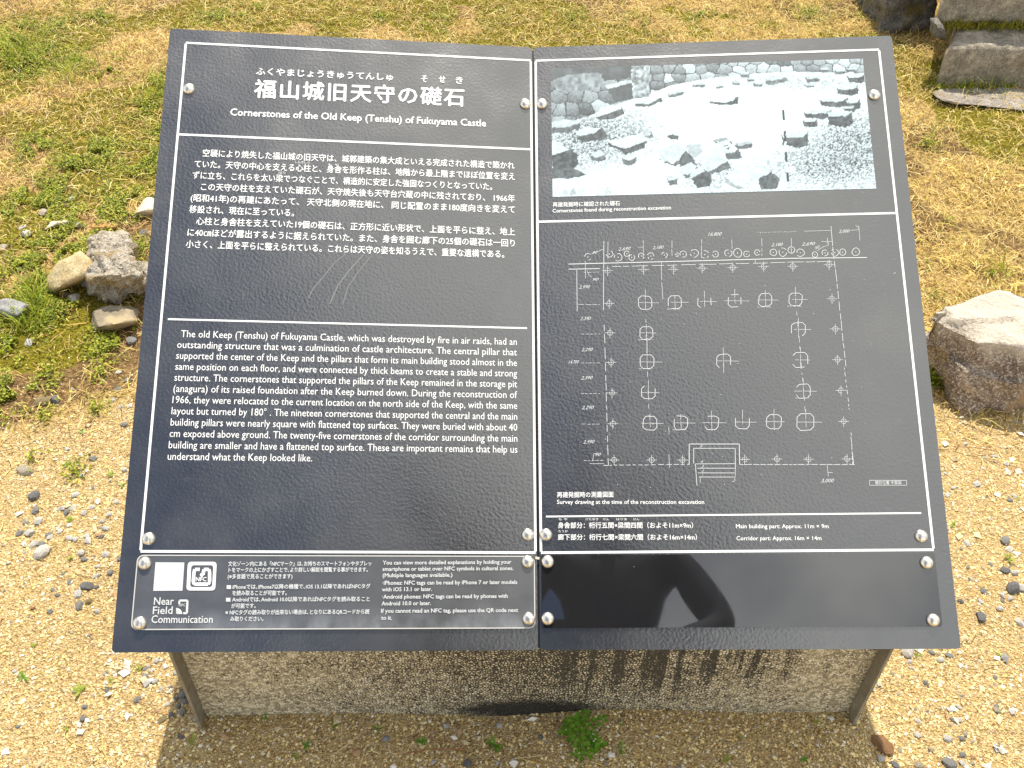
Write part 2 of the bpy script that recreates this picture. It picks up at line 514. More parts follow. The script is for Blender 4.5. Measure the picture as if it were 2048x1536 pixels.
# ---- flat print helpers: everything goes into (verts, tris) lists in panel coordinates
class Print:
    def __init__(s, side, lift=0.0004): s.v = []; s.f = []; s.n = 0; s.side = side; s.z = lift
    def add(s, verts, faces, dz=0.0):
        s.v += [(x, y, s.z + dz) for x, y in verts]
        s.f += [tuple(i + s.n for i in f) for f in faces]; s.n += len(verts)
    def P(s, x, y): return to_panel(s.side, x, y)
    def seg_uv(s, a, b, w):
        dx, dy = b[0] - a[0], b[1] - a[1]; L = math.hypot(dx, dy)
        if L < 1e-7: return
        px, py = -dy / L * w / 2, dx / L * w / 2
        s.add([(a[0] + px, a[1] + py), (a[0] - px, a[1] - py), (b[0] - px, b[1] - py), (b[0] + px, b[1] + py)], [(0, 1, 2, 3)])
    def poly_uv(s, pts, w, close=False):
        n = len(pts)
        for i in range(n if close else n - 1): s.seg_uv(pts[i], pts[(i + 1) % n], w)
    def fill_uv(s, pts): s.add(pts, [tuple(range(len(pts)))])
    def ring_uv(s, outer, inner):
        n = len(outer)
        s.add(outer + inner, [(i, (i + 1) % n, n + (i + 1) % n, n + i) for i in range(n)])
    def text(s, body, x0, y0, x1, y1, size, bold=0.0, shear=0.0, widen=True):
        TEXTS.append((s, body, s.P(x0, y0), s.P(x1, y1) if x1 is not None else None, size, bold, shear))
    def obj(s, name, mat, parent, label=None):
        me = bpy.data.meshes.new(name)
        me.from_pydata(s.v, [], s.f); me.update()
        me.materials.append(mat)
        o = bpy.data.objects.new(name, me); C.objects.link(o); o.parent = parent
        if label: o['label'] = label
        return o
TEXTS = []
def set_texts():
    made = []
    for (pr, body, a, b, size, bold, shear) in TEXTS:
        c = bpy.data.curves.new('txt', 'FONT'); c.body = body; c.resolution_u = 2; c.shear = shear; c.space_character = 1.0 if bold < 0.03 else 1.12
        o = bpy.data.objects.new('txt', c); C.objects.link(o); made.append((o, pr, a, b, size, bold))
    dg = bpy.context.evaluated_depsgraph_get(); dg.update()
    for o, pr, a, b, size, bold in made:
        me = bpy.data.meshes.new_from_object(o.evaluated_get(dg))
        co = np.empty(len(me.vertices) * 3, np.float32); me.vertices.foreach_get('co', co); co = co.reshape(-1, 3)
        if len(co):
            mn, mx = co[:, 0].min(), co[:, 0].max()
            if b is not None:
                dx, dy = b[0] - a[0], b[1] - a[1]; L = math.hypot(dx, dy)
                sx = L / (mx - mn)
            else:
                dx, dy, L = 1.0, 0.0, 1.0; sx = size
            ux, uy = dx / L, dy / L
            X_ = (co[:, 0] - mn) * sx; Y_ = co[:, 1] * size
            U_ = a[0] + X_ * ux - Y_ * uy; V_ = a[1] + X_ * uy + Y_ * ux
            fs = [tuple(p.vertices) for p in me.polygons]
            bb = min(bold, 0.024) * size                       # bold by overprinting, each pass a hair above the last
            for q, (kx, ky) in enumerate(((0, 0), (1, 0), (-1, 0), (0, 1), (0, -1)) if bb > 0 else ((0, 0),)):
                pr.add(list(zip((U_ + kx * bb).tolist(), (V_ + ky * bb).tolist())), fs, q * 0.00004)
        bpy.data.meshes.remove(me)
        cu = o.data
        bpy.data.objects.remove(o); bpy.data.curves.remove(cu)
    TEXTS.clear()

def z1(x, y): return 320 + x / 2.6947, 40 + y / 2.6947      # enlargements the pixel readings were taken from
def z2(x, y): return 320 + x / 2.6947, 600 + y / 2.6947
def z3(x, y): return 1060 + x / 2.6947, 60 + y / 2.6947
def z4(x, y): return 1060 + x / 2.4381, 430 + y / 2.4381
def z5(x, y): return 220 + x / 2.3814, 1040 + y / 2.3814
def z6(x, y): return 1060 + x / 2.0729, 1000 + y / 2.0729

# ---- left leaf
LW = 0.0027
pb = Print(-1)
TL, TR, BL, BR = pb.P(372, 86), pb.P(1064, 121), pb.P(281, 1104), pb.P(1068, 1104)
cl0 = (TL[0] + BL[0]) / 2; cr0 = (TR[0] + BR[0]) / 2; top0 = (TL[1] + TR[1]) / 2; bot0 = (BL[1] + BR[1]) / 2
pb.poly_uv([(cl0, top0), (cr0, top0)], LW); pb.poly_uv([(cl0, bot0), (cr0, bot0)], LW)
for c_ in (cl0, cr0): pb.poly_uv([(c_, bot0 + LW / 2), (c_, top0 - LW / 2)], LW)
va = (pb.P(360, 269)[1] + pb.P(1062, 299)[1]) / 2
pb.poly_uv([(cl0 + LW / 2, va), (cr0 - LW / 2, va)], LW)
vb_ = (pb.P(336, 638)[1] + pb.P(1054, 657)[1]) / 2
pb.poly_uv([(pb.P(336, 638)[0], vb_), (pb.P(1054, 657)[0], vb_)], 0.0021)

pt = Print(-1)
pt.text('ふくやまじょうきゅうてんしゅ', *z1(517, 293), *z1(1256, 325), 0.0112, 0.028)
pt.text('そ', *z1(1408, 333), *z1(1440, 335), 0.0112, 0.028)
pt.text('せ', *z1(1503, 336), *z1(1537, 338), 0.0112, 0.028)
pt.text('き', *z1(1595, 341), *z1(1630, 343), 0.0112, 0.028)
pt.text('福山城旧天守の礎石', *z1(508, 410), *z1(1638, 458), 0.0268, 0.0301)
pt.text('Cornerstones of the Old Keep (Tenshu) of Fukuyama Castle', *z1(379, 514), *z1(1756, 575), 0.0132, 0.020)

pj = Print(-1)
JP = ['空襲により焼失した福山城の旧天守は、城郭建築の集大成といえる完成された構造で築かれ',
      'ていた。天守の中心を支える心柱と、身舎を形作る柱は、地階から最上階までほぼ位置を変え',
      'ずに立ち、これらを太い梁でつなぐことで、構造的に安定した強固なつくりとなっていた。',
      'この天守の柱を支えていた礎石が、天守焼失後も天守台穴蔵の中に残されており、 1966年',
      '(昭和41年)の再建にあたって、 天守北側の現在地に、 同じ配置のまま180度向きを変えて',
      '移設され、現在に至っている。',
      '心柱と身舎柱を支えていた19個の礎石は、正方形に近い形状で、上面を平らに整え、地上',
      'に40㎝ほどが露出するように据えられていた。また、身舎を囲む廊下の25個の礎石は一回り',
      '小さく、上面を平らに整えられている。これらは天守の姿を知るうえで、重要な遺構である。']
la, lb = pj.P(*z1(230, 735)), pj.P(*z1(140, 1222))
ra_, rb_ = pj.P(*z1(1908, 800)), pj.P(*z1(1855, 1282))
vtop, vbot = (la[1] + ra_[1]) / 2, (lb[1] + rb_[1]) / 2
lefts = [230, 185, 175, 220, 165, 158, 195, 148, 140]
rights = [1910, 1912, 1790, 1912, 1912, 722, 1912, 1912, 1855]
for i, t in enumerate(JP):
    v = vtop + (vbot - vtop) * i / 8
    yl = 735 + (1222 - 735) * i / 8; yr = 800 + (1285 - 800) * i / 8
    ul = pj.P(*z1(lefts[i], yl))[0]
    if i == 5: yr = 1055
    ur = pj.P(*z1(rights[i], yr))[0]
    TEXTS.append((pj, t, (ul, v), (ur, v), 0.0106, 0.014, 0.0))
pj.text('しんばしら', *z1(728, 772), *z1(806, 775), 0.0040, 0.0)
pj.text('も や', *z1(905, 786), *z1(965, 788), 0.0040, 0.0)
pj.text('はり', *z1(640, 829), *z1(676, 831), 0.0040, 0.0)

pe = Print(-1)
EN = ['The old Keep (Tenshu) of Fukuyama Castle, which was destroyed by fire in air raids, had an',
      'outstanding structure that was a culmination of castle architecture. The central pillar that',
      'supported the center of the Keep and the pillars that form its main building stood almost in the',
      'same position on each floor, and were connected by thick beams to create a stable and strong',
      'structure. The cornerstones that supported the pillars of the Keep remained in the storage pit',
      '(anagura) of its raised foundation after the Keep burned down. During the reconstruction of',
      '1966, they were relocated to the current location on the north side of the Keep, with the same',
      'layout but turned by 180° . The nineteen cornerstones that supported the central and the main',
      'building pillars were nearly square with flattened top surfaces. They were buried with about 40',
      'cm exposed above ground. The twenty-five cornerstones of the corridor surrounding the main',
      'building are smaller and have a flattened top surface. These are important remains that help us',
      'understand what the Keep looked like.']
a_, b_ = pe.P(*z2(112, 203)), pe.P(*z2(1923, 240))
c_, d_ = pe.P(*z2(42, 864)), pe.P(*z2(820, 868))
v0, v1 = (a_[1] + b_[1]) / 2, (c_[1] + d_[1]) / 2
uleft = pe.P(*z2(90, 262))[0] * 0.5 + c_[0] * 0.5
uright = (b_[0] + pe.P(*z2(1926, 805))[0]) / 2
for i, t in enumerate(EN):
    v = v0 + (v1 - v0) * i / 11
    ul = a_[0] if i == 0 else uleft; ur = d_[0] if i == 11 else uright
    TEXTS.append((pe, t, (ul, v), (ur, v), 0.0120, 0.0, 0.0))

ps = Print(-1, 0.0)                               # faint curved scratches below the Japanese text
for pts, w in (([(1000, 1262), (940, 1310), (880, 1385), (825, 1450), (800, 1500)], 0.0012),
               ([(1100, 1262), (1020, 1350), (960, 1430), (915, 1530)], 0.0016),
               ([(1140, 1270), (1060, 1370), (1015, 1440), (985, 1530)], 0.0011)):
    ps.poly_uv([ps.P(*z1(x, y)) for x, y in pts], w)

# ---- right leaf
qb = Print(1)
TL, TR, BL, BR = qb.P(1073, 121), qb.P(1759, 100), qb.P(1080, 1102), qb.P(1866, 1103)
ql, qr, qt, qbm = (TL[0] + BL[0]) / 2, (TR[0] + BR[0]) / 2, (TL[1] + TR[1]) / 2, (BL[1] + BR[1]) / 2
qb.poly_uv([(ql, qt), (qr, qt)], LW); qb.poly_uv([(ql, qbm), (qr, qbm)], LW)
for c_ in (ql, qr): qb.poly_uv([(c_, qbm + LW / 2), (c_, qt - LW / 2)], LW)
vq = (qb.P(1078, 443)[1] + qb.P(1789, 427)[1]) / 2
qb.poly_uv([(ql + LW / 2, vq), (qr - LW / 2, vq)], LW)
vq = (qb.P(*z6(66, 60))[1] + qb.P(*z6(1622, 63))[1]) / 2
qb.poly_uv([(qb.P(*z6(66, 60))[0], vq), (qb.P(*z6(1622, 63))[0], vq)], 0.0018)

qc = Print(1)
qc.text('再建発掘時に確認された礎石', *z3(123, 953), *z3(484, 945), 0.0068, 0.012)
qc.text('Cornerstones found during reconstruction excavation', *z3(122, 985), *z3(759, 967), 0.0068, 0.016)
qc.text('再建発掘時の測量図面', *z4(132, 1376), *z4(407, 1374), 0.0070, 0.012)
qc.text('Survey drawing at the time of the reconstruction excavation', *z4(132, 1409), *z4(849, 1409), 0.0066, 0.012)
qc.text('身舎部分：桁行五間×梁間四間（およそ11m×9m）', *z6(116, 115), *z6(676, 115), 0.0072, 0.014)
qc.text('廊下部分：桁行七間×梁間六間（およそ16m×14m）', *z6(116, 164), *z6(692, 164), 0.0072, 0.014)
qc.text('も や', *z6(119, 84), *z6(155, 84), 0.0032, 0.0)
qc.text('けたゆき', *z6(231, 84), *z6(283, 84), 0.0032, 0.0)
qc.text('けん', *z6(303, 84), *z6(327, 84), 0.0032, 0.0)
qc.text('はりま', *z6(358, 84), *z6(402, 84), 0.0032, 0.0)
qc.text('けん', *z6(428, 84), *z6(453, 84), 0.0032, 0.0)
qc.text('ろうか', *z6(117, 134), *z6(157, 134), 0.0032, 0.0)
qc.text('Main building part: Approx. 11m × 9m', *z6(854, 117), *z6(1238, 117), 0.0064, 0.012)
qc.text('Corridor part: Approx. 16m × 14m', *z6(856, 167), *z6(1208, 166), 0.0064, 0.012)

# ---- survey drawing (readings in the fourth enlargement)
qd = Print(1)
T1, T2 = 0.00062, 0.00046
rr = random.Random(3)
def L(pts, w=T1, wob=True): qd.poly_uv([qd.P(*z4(x, y)) for x, y in pts], w)
def dash(x0, y0, x1, y1, on=14, off=7, w=T1):
    Ls = math.hypot(x1 - x0, y1 - y0); t = 0
    while t < Ls:
        e = min(Ls, t + on * rr.uniform(0.5, 1.5))
        L([(x0 + (x1 - x0) * t / Ls + rr.uniform(-1, 1), y0 + (y1 - y0) * t / Ls + rr.uniform(-1, 1)), (x0 + (x1 - x0) * e / Ls + rr.uniform(-1, 1), y0 + (y1 - y0) * e / Ls + rr.uniform(-1, 1))], w)
        t = e + off * rr.uniform(0.6, 1.6)
L([(188, 240), (900, 222), (1250, 212), (1642, 208)], 0.0010)
L([(188, 265), (340, 262)], 0.0009); dash(400, 252, 1480, 226, 60, 12, T1)
L([(360, 127), (358, 465)]); L([(380, 130), (380, 215)], T2)
dash(362, 535, 382, 1222, 40, 14); L([(228, 262), (230, 470)]); dash(236, 437, 342, 437, 40, 5, T2)
L([(640, 225), (642, 320)], T2); L([(642, 330), (648, 410)], T2)
L([(1098, 215), (1098, 238)], T2)
dash(1466, 55, 1480, 215, 70, 6); dash(1484, 225, 1540, 740, 45, 9); dash(1532, 745, 1558, 965, 16, 12); dash(1564, 1060, 1574, 1216, 24, 5)
L([(1572, 1160), (1577, 1218)], T1)
dash(358, 1221, 776, 1216, 20, 9); dash(1020, 1217, 1585, 1217, 26, 5)
dash(1110, 86, 1300, 82, 5, 5, T2); L([(1336, 80), (1466, 76)], T2); L([(1562, 76), (1606, 72)], T2)
L([(1602, 52), (1608, 125)], T2); L([(1587, 50), (1602, 66)], T2)
for x, y0, y1 in ((552, 125, 215), (692, 125, 200), (836, 118, 200), (984, 120, 200), (1130, 115, 200), (1274, 112, 190)):
    dash(x, y0, x, y1, 30, 6, T2)
L([(528, 158), (552, 157)], T2); L([(1450, 112), (1450, 140)], T2); L([(1420, 130), (1475, 130)], T2)
L([(1400, 175), (1430, 155), (1452, 150), (1456, 135)], T2); L([(300, 190), (340, 175), (360, 165)], T2)
for x, y, r in ((282, 206, 18), (388, 190, 17), (430, 207, 20), (472, 190, 14), (496, 208, 15), (543, 201, 15), (589, 201, 17), (655, 196, 15), (716, 195, 9),
                (746, 191, 16), (800, 187, 20), (852, 194, 20), (904, 192, 16), (966, 187, 18), (1012, 186, 22), (1056, 191, 16), (1107, 184, 14),
                (1186, 183, 17), (1232, 182, 21), (1274, 172, 17), (1318, 185, 19), (1388, 194, 14), (1438, 186, 16), (1486, 184, 18), (1524, 182, 16), (1588, 181, 20)):
    n = 9; ph = rr.uniform(0, 1)
    pts = [(x + r * rr.uniform(0.86, 1.1) * math.cos((i + ph) * 2 * math.pi / n), y + r * rr.uniform(0.86, 1.08) * math.sin((i + ph) * 2 * math.pi / n)) for i in range(n)]
    for i in range(n):
        if rr.random() < 0.86: L([pts[i], pts[(i + 1) % n]], 0.00070)
    L([(x - 2, y), (x + 2, y)], 0.0013)
def small_mark(x, y):
    r = 14
    L([(x - 26, y), (x + 26, y)], T2); L([(x, y - 24), (x, y + 26)], T2)
    pts = [(x + r * rr.uniform(.8, 1.05) * math.cos(k * math.pi / 4 + .39), y + r * rr.uniform(.8, 1.05) * math.sin(k * math.pi / 4 + .39)) for k in range(8)]
    for i in range(8):
        if rr.random() < 0.85: L([pts[i], pts[(i + 1) % 8]], T2)
for x, y in ((378, 272), (554, 267), (699, 266), (839, 260), (988, 257), (1139, 252), (1281, 251), (1458, 243),
             (386, 432), (390, 575), (395, 719), (400, 868), (404, 1018), (410, 1195), (593, 1195), (743, 1195), (1046, 1192), (1204, 1190), (1357, 1191), (1545, 1190),
             (1472, 409), (1488, 556), (1499, 706), (1516, 856), (1529, 1007)):
    small_mark(x, y)
def big_mark(x, y, r=33, miss=0.1, vert=True):
    n = 8
    pts = []
    for k in range(n):
        a = k * math.pi / 4 + math.pi / 8
        rx = r * rr.uniform(0.98, 1.10); ca_, sa_ = math.cos(a), math.sin(a)
        pts.append((x + rx * math.copysign(abs(ca_) ** 0.62, ca_) * 0.97, y + rx * math.copysign(abs(sa_) ** 0.62, sa_) * 0.95))
    for i in range(n):
        if rr.random() > miss: L([pts[i], pts[(i + 1) % n]], 0.00070)
    L([(x - 42 * rr.uniform(.4, 1.2), y), (x - 6, y)], T2); L([(x - 2, y), (x + 55 * rr.uniform(.7, 1.5), y + 1)], T2)
    L([(x, y - 60 * rr.uniform(.5, 1.1)), (x, y - 14)], T2); L([(x, y - 8), (x + 2, y + 36 * rr.uniform(.3, 1.2))], T2)
    if rr.random() < 0.4: dash(x - 40, y + 34, x + 30, y + 34, 16, 8, T2)
for a in ((562, 428, 34, .05), (706, 426, 33, .05), (850, 422, 33, .35), (998, 419, 32, .2), (1147, 415, 33, .02), (1294, 412, 33, .02),
          (567, 575, 33, .2), (570, 717, 35, .02), (577, 866, 33, .45), (585, 1016, 35, .05), (735, 1014, 35, .2), (885, 1013, 35, .5), (1036, 1010, 36, .3), (1189, 1008, 37, .08), (1344, 1010, 43, .02),
          (943, 712, 35, .15), (1318, 707, 38, .1), (1308, 558, 34, .3), (1332, 859, 36, .2)):
    big_mark(*a)
L([(570, 600), (571, 690)], T1); dash(564, 510, 580, 985, 30, 40, T2); dash(1300, 470, 1342, 960, 22, 20, T2)
L([(942, 645), (944, 770)], T2)
# stairs
L([(776, 1218), (776, 1117), (1020, 1117), (1022, 1218)], 0.0008); L([(798, 1213), (798, 1138), (1000, 1138), (1002, 1240)], T1)
L([(806, 1214), (1004, 1213)], T1)
for k, y in enumerate((1235, 1258, 1278)): L([(815 + k * 4, y), (1002 - k * 4, y)], T1)
L([(806, 1214), (814, 1320)], T1); L([(830, 1278), (830, 1306)], T2); L([(1002, 1240), (1000, 1275), (996, 1300)], T2); L([(985, 1300), (997, 1300)], T2)
for t, x0, y0, x1, y1, hgt_ in (('16̃,800', 868, 103, 936, 101, 0.0095), ('2,000', 1505, 88, 1560, 86, 0.0085), ('2,690', 430, 175, 492, 170, .0085), ('2,180', 597, 168, 653, 164, .0085),
        ('2,180', 1176, 154, 1234, 151, .0085), ('2,690', 1324, 151, 1392, 147, .0085), ('2,990', 238, 360, 294, 358, .0085), ('2,390', 244, 514, 298, 512, .0085),
        ('2,290', 250, 665, 308, 663, .0085), ('14,700', 188, 726, 240, 724, .0085), ('2,390', 248, 803, 307, 801, .0085), ('2,290', 251, 948, 313, 946, .0085), ('2,990', 259, 1116, 316, 1113, .0085),
        ('90', 305, 322, 336, 320, .0075), ('90', 318, 1176, 348, 1174, .0075), ('90', 1392, 170, 1415, 160, .007), ('90', 305, 192, 330, 188, .0075), ('3,000', 1418, 1305, 1484, 1303, .0085),
        ('5', 826, 1134, 844, 1133, .006), ('4', 832, 1209, 846, 1209, .006), ('3', 834, 1232, 848, 1232, .006), ('2', 836, 1254, 848, 1254, .006), ('1', 838, 1274, 844, 1274, .006)):
    TEXTS.append((qd, t.replace('\u0303', ''), qd.P(*z4(x0, y0)), qd.P(*z4(x1, y1)), hgt_ * 0.68, 0.0, 0.5))
for y in (581, 722, 871, 1020): dash(250, y, 342, y, 14, 6, T2)
L([(270, 225), (270, 310)], T2); dash(262, 281, 340, 279, 18, 5, T2); L([(278, 270), (288, 296), (300, 302)], T2)
dash(262, 1197, 358, 1197, 16, 6, T2); L([(290, 1213), (360, 1213)], T2); L([(304, 1200), (312, 1165), (325, 1162)], T2)
L([(677, 1168), (680, 1232)], T2); L([(676, 1035), (678, 1068)], T2); L([(1448, 1218), (1454, 1275)], T2); L([(1450, 1255), (1475, 1256)], T2)
for k in range(60):
    x, y = rr.uniform(200, 1850), rr.uniform(80, 1330); L([(x, y), (x + rr.uniform(1, 4), y)], 0.0007)
L([(1772, 288), (1782, 280)], T2)
L([(1655, 1294), (1836, 1294), (1836, 1318), (1655, 1318), (1655, 1294)], T2)
TEXTS.append((qd, '礎石位置 平面図', qd.P(*z4(1682, 1313)), qd.P(*z4(1810, 1312)), 0.0044, 0.010, 0.0))

# ---- cover sheets
def sheet_pts(side, c4, r):
    P = [to_panel(side, *c) for c in c4]
    x0 = (P[0][0] + P[3][0]) / 2; x1 = (P[1][0] + P[2][0]) / 2; y1 = (P[0][1] + P[1][1]) / 2; y0 = (P[2][1] + P[3][1]) / 2
    return x0, y0, x1, y1
sx0, sy0, sx1, sy1 = sheet_pts(-1, [(276, 1112), (1070, 1110), (1069, 1253), (262, 1264)], 0.006)
sh = bm_obj('cover_sheet', slab(rounded(sx0, sy0, sx1, sy1, 0.007), 0.0003, 0.0024), MAT['acrylic'], PANEL[-1])
sh['label'] = 'clear acrylic sheet with smudges and white print'
rim_o = rounded(sx0, sy0, sx1, sy1, 0.007); rim_i = rounded(sx0 + .0011, sy0 + .0011, sx1 - .0011, sy1 - .0011, 0.006)
pr_ = Print(-1, 0.0027); pr_.ring_uv(rim_o, rim_i); pr_.obj('sheet_rim', MAT['edge'], sh)
tx0, ty0, tx1, ty1 = sheet_pts(1, [(1083, 1108), (1868, 1108), (1884, 1256), (1084, 1253)], 0.004)
sh2 = bm_obj('cover_sheet', slab(rounded(tx0, ty0, tx1, ty1, 0.003), 0.0003, 0.0020), MAT['gloss'], PANEL[1])
sh2['label'] = 'blank glossy black sheet'

pk = Print(-1, 0.0029)
for t, x0, y0, x1, y1 in (
    ('文化ゾーン内にある「NFCマーク」は､お持ちのスマートフォンやタブレッ', 565, 219, 1245, 217), ('トをマークの上にかざすことで､より詳しい解説を閲覧する事ができます｡', 567, 248, 1228, 246),
    ('(※多言語で見ることができます)', 563, 279, 870, 278), ('iPhoneでは､iPhone7以降の機種で､iOS 13.1以降であればNFCタグ', 586, 328, 1240, 325),
    ('を読み取ることが可能です｡', 585, 358, 843, 357), ('Androidでは､Android 10.0以降であればNFCタグを読み取ること', 584, 388, 1237, 386), ('が可能です｡', 580, 419, 695, 418),
    ('※ NFCタグの読み取りが出来ない場合は､となりにあるQRコードから読', 552, 450, 1235, 446), ('み取りください｡', 575, 481, 732, 480)):
    pk.text(t, *z5(x0, y0), *z5(x1, y1), 0.0056, 0.020)
for x, y in ((558, 329), (555, 389)):
    pk.fill_uv([pk.P(*z5(a, b)) for a, b in ((x, y), (x + 21, y), (x + 21, y - 18), (x, y - 18))])
for t, x0, y0, x1, y1 in (
    ('You can view more detailed explanations by holding your', 1300, 213, 1910, 209), ('smartphone or tablet over NFC symbols in cultural zones.', 1299, 243, 1920, 239), ('(Multiple languages available.)', 1299, 273, 1630, 271),
    ('·iPhones: NFC tags can be read by iPhone 7 or later models', 1298, 309, 1938, 305), ('with iOS 13.1 or later.', 1296, 340, 1533, 338), ('·Android phones: NFC tags can be read by phones with', 1297, 375, 1893, 371),
    ('Android 10.0 or later.', 1294, 407, 1528, 405), ('If you cannot read an NFC tag, please use the QR code next', 1292, 442, 1942, 438), ('to it.', 1292, 475, 1343, 475)):
    pk.text(t, *z5(x0, y0), *z5(x1, y1), 0.0060, 0.020)
for t, x0, y0, x1, y1 in (('Near', 212, 404, 306, 404), ('Field', 207, 448, 300, 447), ('Communication', 200, 490, 491, 490)):
    pk.text(t, *z5(x0, y0), *z5(x1, y1), 0.0112, 0.010)
pk.text('NFC', *z5(331, 412), *z5(362, 411), 0.0040, 0.01)
def zz(pts): return [pk.P(*z5(x, y)) for x, y in pts]
pk.poly_uv(zz([(333, 400), (334, 384), (372, 384), (369, 444), (352, 444)]), 0.0022)
for r in (8, 17, 26):
    pk.poly_uv(zz([(318 + r * math.cos(a), 448 + -r * math.sin(a)) for a in (0.0, 0.5, 1.05, 1.57)]), 0.0017)
pn = Print(-1, 0.0029)                             # the square tag emblem: white rounded tile, dark inner field, white loop
def rr_px(x0, y0, x1, y1, r, skew=0.0):
    return [pn.P(*z5(x - (y - y0) * 0.055, y)) for x, y in rounded(x0, y0, x1, y1, r)]
o_, i_ = rr_px(374, 200, 511, 336, 16), rr_px(390, 216, 495, 320, 12)
pn.ring_uv(o_, i_)
loop = [(430, 236), (408, 236), (403, 246), (399, 296), (405, 306), (470, 306), (477, 296), (477, 246), (472, 236), (450, 236), (446, 262)]
pn.poly_uv(zz(loop), 0.0035)
pn.fill_uv(zz([(440 + 9 * math.cos(a), 262 + 9 * math.sin(a)) for a in np.linspace(0, -2 * math.pi, 13)[:-1]]))
pn.text('NFC', *z5(411, 292), *z5(461, 292), 0.0062, 0.02)
pq = Print(-1, 0.0028)                             # white label square (its code is left blank)
pq.fill_uv([pq.P(*z5(x, y)) for x, y in ((209, 338), (348, 337), (357, 203), (220, 202))])

set_texts()
pb.obj('border_line', MAT['white'], PANEL[-1])
pt.obj('title_lettering', MAT['white'], PANEL[-1])
pj.obj('paragraph_lettering', MAT['white'], PANEL[-1], 'Japanese paragraph')
pe.obj('paragraph_lettering', MAT['white'], PANEL[-1], 'English paragraph')
ps.z = 0.00025; ps.v = [(x, y, 0.00025) for x, y, z in ps.v]
ps.obj('scratch', MAT['scratch'], PANEL[-1])
qb.obj('border_line', MAT['white'], PANEL[1])
qc.obj('caption_lettering', MAT['white'], PANEL[1])
qd.obj('survey_drawing', MAT['softwhite'], PANEL[1])
pk.obj('lettering', MAT['softwhite'], sh)
pn.obj('tag_emblem', MAT['white'], sh)
pq.obj('blank_label', MAT['softwhite'], sh)

# ---- the printed black and white picture: painted pixel by pixel into the colours of a fine flat grid
PICW, PICH = 1024, 768                            # canvas covers the third enlargement at half size
pic = np.zeros((PICH, PICW), np.float32)
yy, xx = np.mgrid[0:PICH, 0:PICW].astype(np.float32)
XS, YS = xx, yy
wobx = (fbm(xx / 9, yy / 9, 70, 3) - 0.5) * 7; woby = (fbm(xx / 9, yy / 9, 170, 3) - 0.5) * 5
def inside(pts, X_, Y_):
    m = np.zeros(X_.shape, bool); n = len(pts)
    for i in range(n):
        (xa, ya), (xb, yb) = pts[i], pts[(i + 1) % n]
        if ya != yb: m ^= ((ya > Y_) != (yb > Y_)) & (X_ < (xb - xa) * (Y_ - ya) / (yb - ya) + xa)
    return m
def paint(pts, val, tex=0.08, sc=6.0, seed=1, rough=True):
    q = [(x / 2, y / 2) for x, y in pts]
    x0 = max(0, int(min(p[0] for p in q)) - 6); x1 = min(PICW, int(max(p[0] for p in q)) + 7)
    y0 = max(0, int(min(p[1] for p in q)) - 6); y1 = min(PICH, int(max(p[1] for p in q)) + 7)
    X_, Y_ = XS[y0:y1, x0:x1], YS[y0:y1, x0:x1]
    k = 1.0 if rough else 0.0
    m = inside(q, X_ + wobx[y0:y1, x0:x1] * k, Y_ + woby[y0:y1, x0:x1] * k)
    t = val + (fbm(X_ / sc, Y_ / sc, seed, 4) - 0.5) * 3.2 * tex
    pic[y0:y1, x0:x1][m] = t[m]
pic[:] = 0.99 + (fbm(xx / 7, yy / 4, 80, 4) - 0.5) * 0.26 - 0.22 * sstep(330, 620, np.hypot((xx - 560) * 0.62, (yy - 240) * 1.3))
# ground: grey speckle left, right and in front; near white in the middle
spk = fbm(xx / 3.0, yy / 2.2, 85, 3)
def spread(cx, cy, rx, ry): return np.exp(-(((xx - cx / 2) / (rx / 2)) ** 2 + ((yy - cy / 2) / (ry / 2)) ** 2))
shade = 0.85 * spread(1780, 640, 300, 190) + 0.6 * spread(250, 640, 330, 130) + 0.5 * spread(420, 520, 300, 110) + 0.45 * spread(1000, 800, 260, 90) + 0.4 * spread(1500, 740, 250, 120) + 0.35 * spread(1400, 280, 500, 60) + 0.02
pic -= np.clip(sstep(0.48, 0.60, spk) * shade * 0.75 + shade * 0.25, 0, 0.75)
pic -= sstep(0.62, 0.70, fbm(xx / 5, yy / 2.5, 88, 3)) * np.clip(0.06 + shade * 0.5, 0, 0.4)
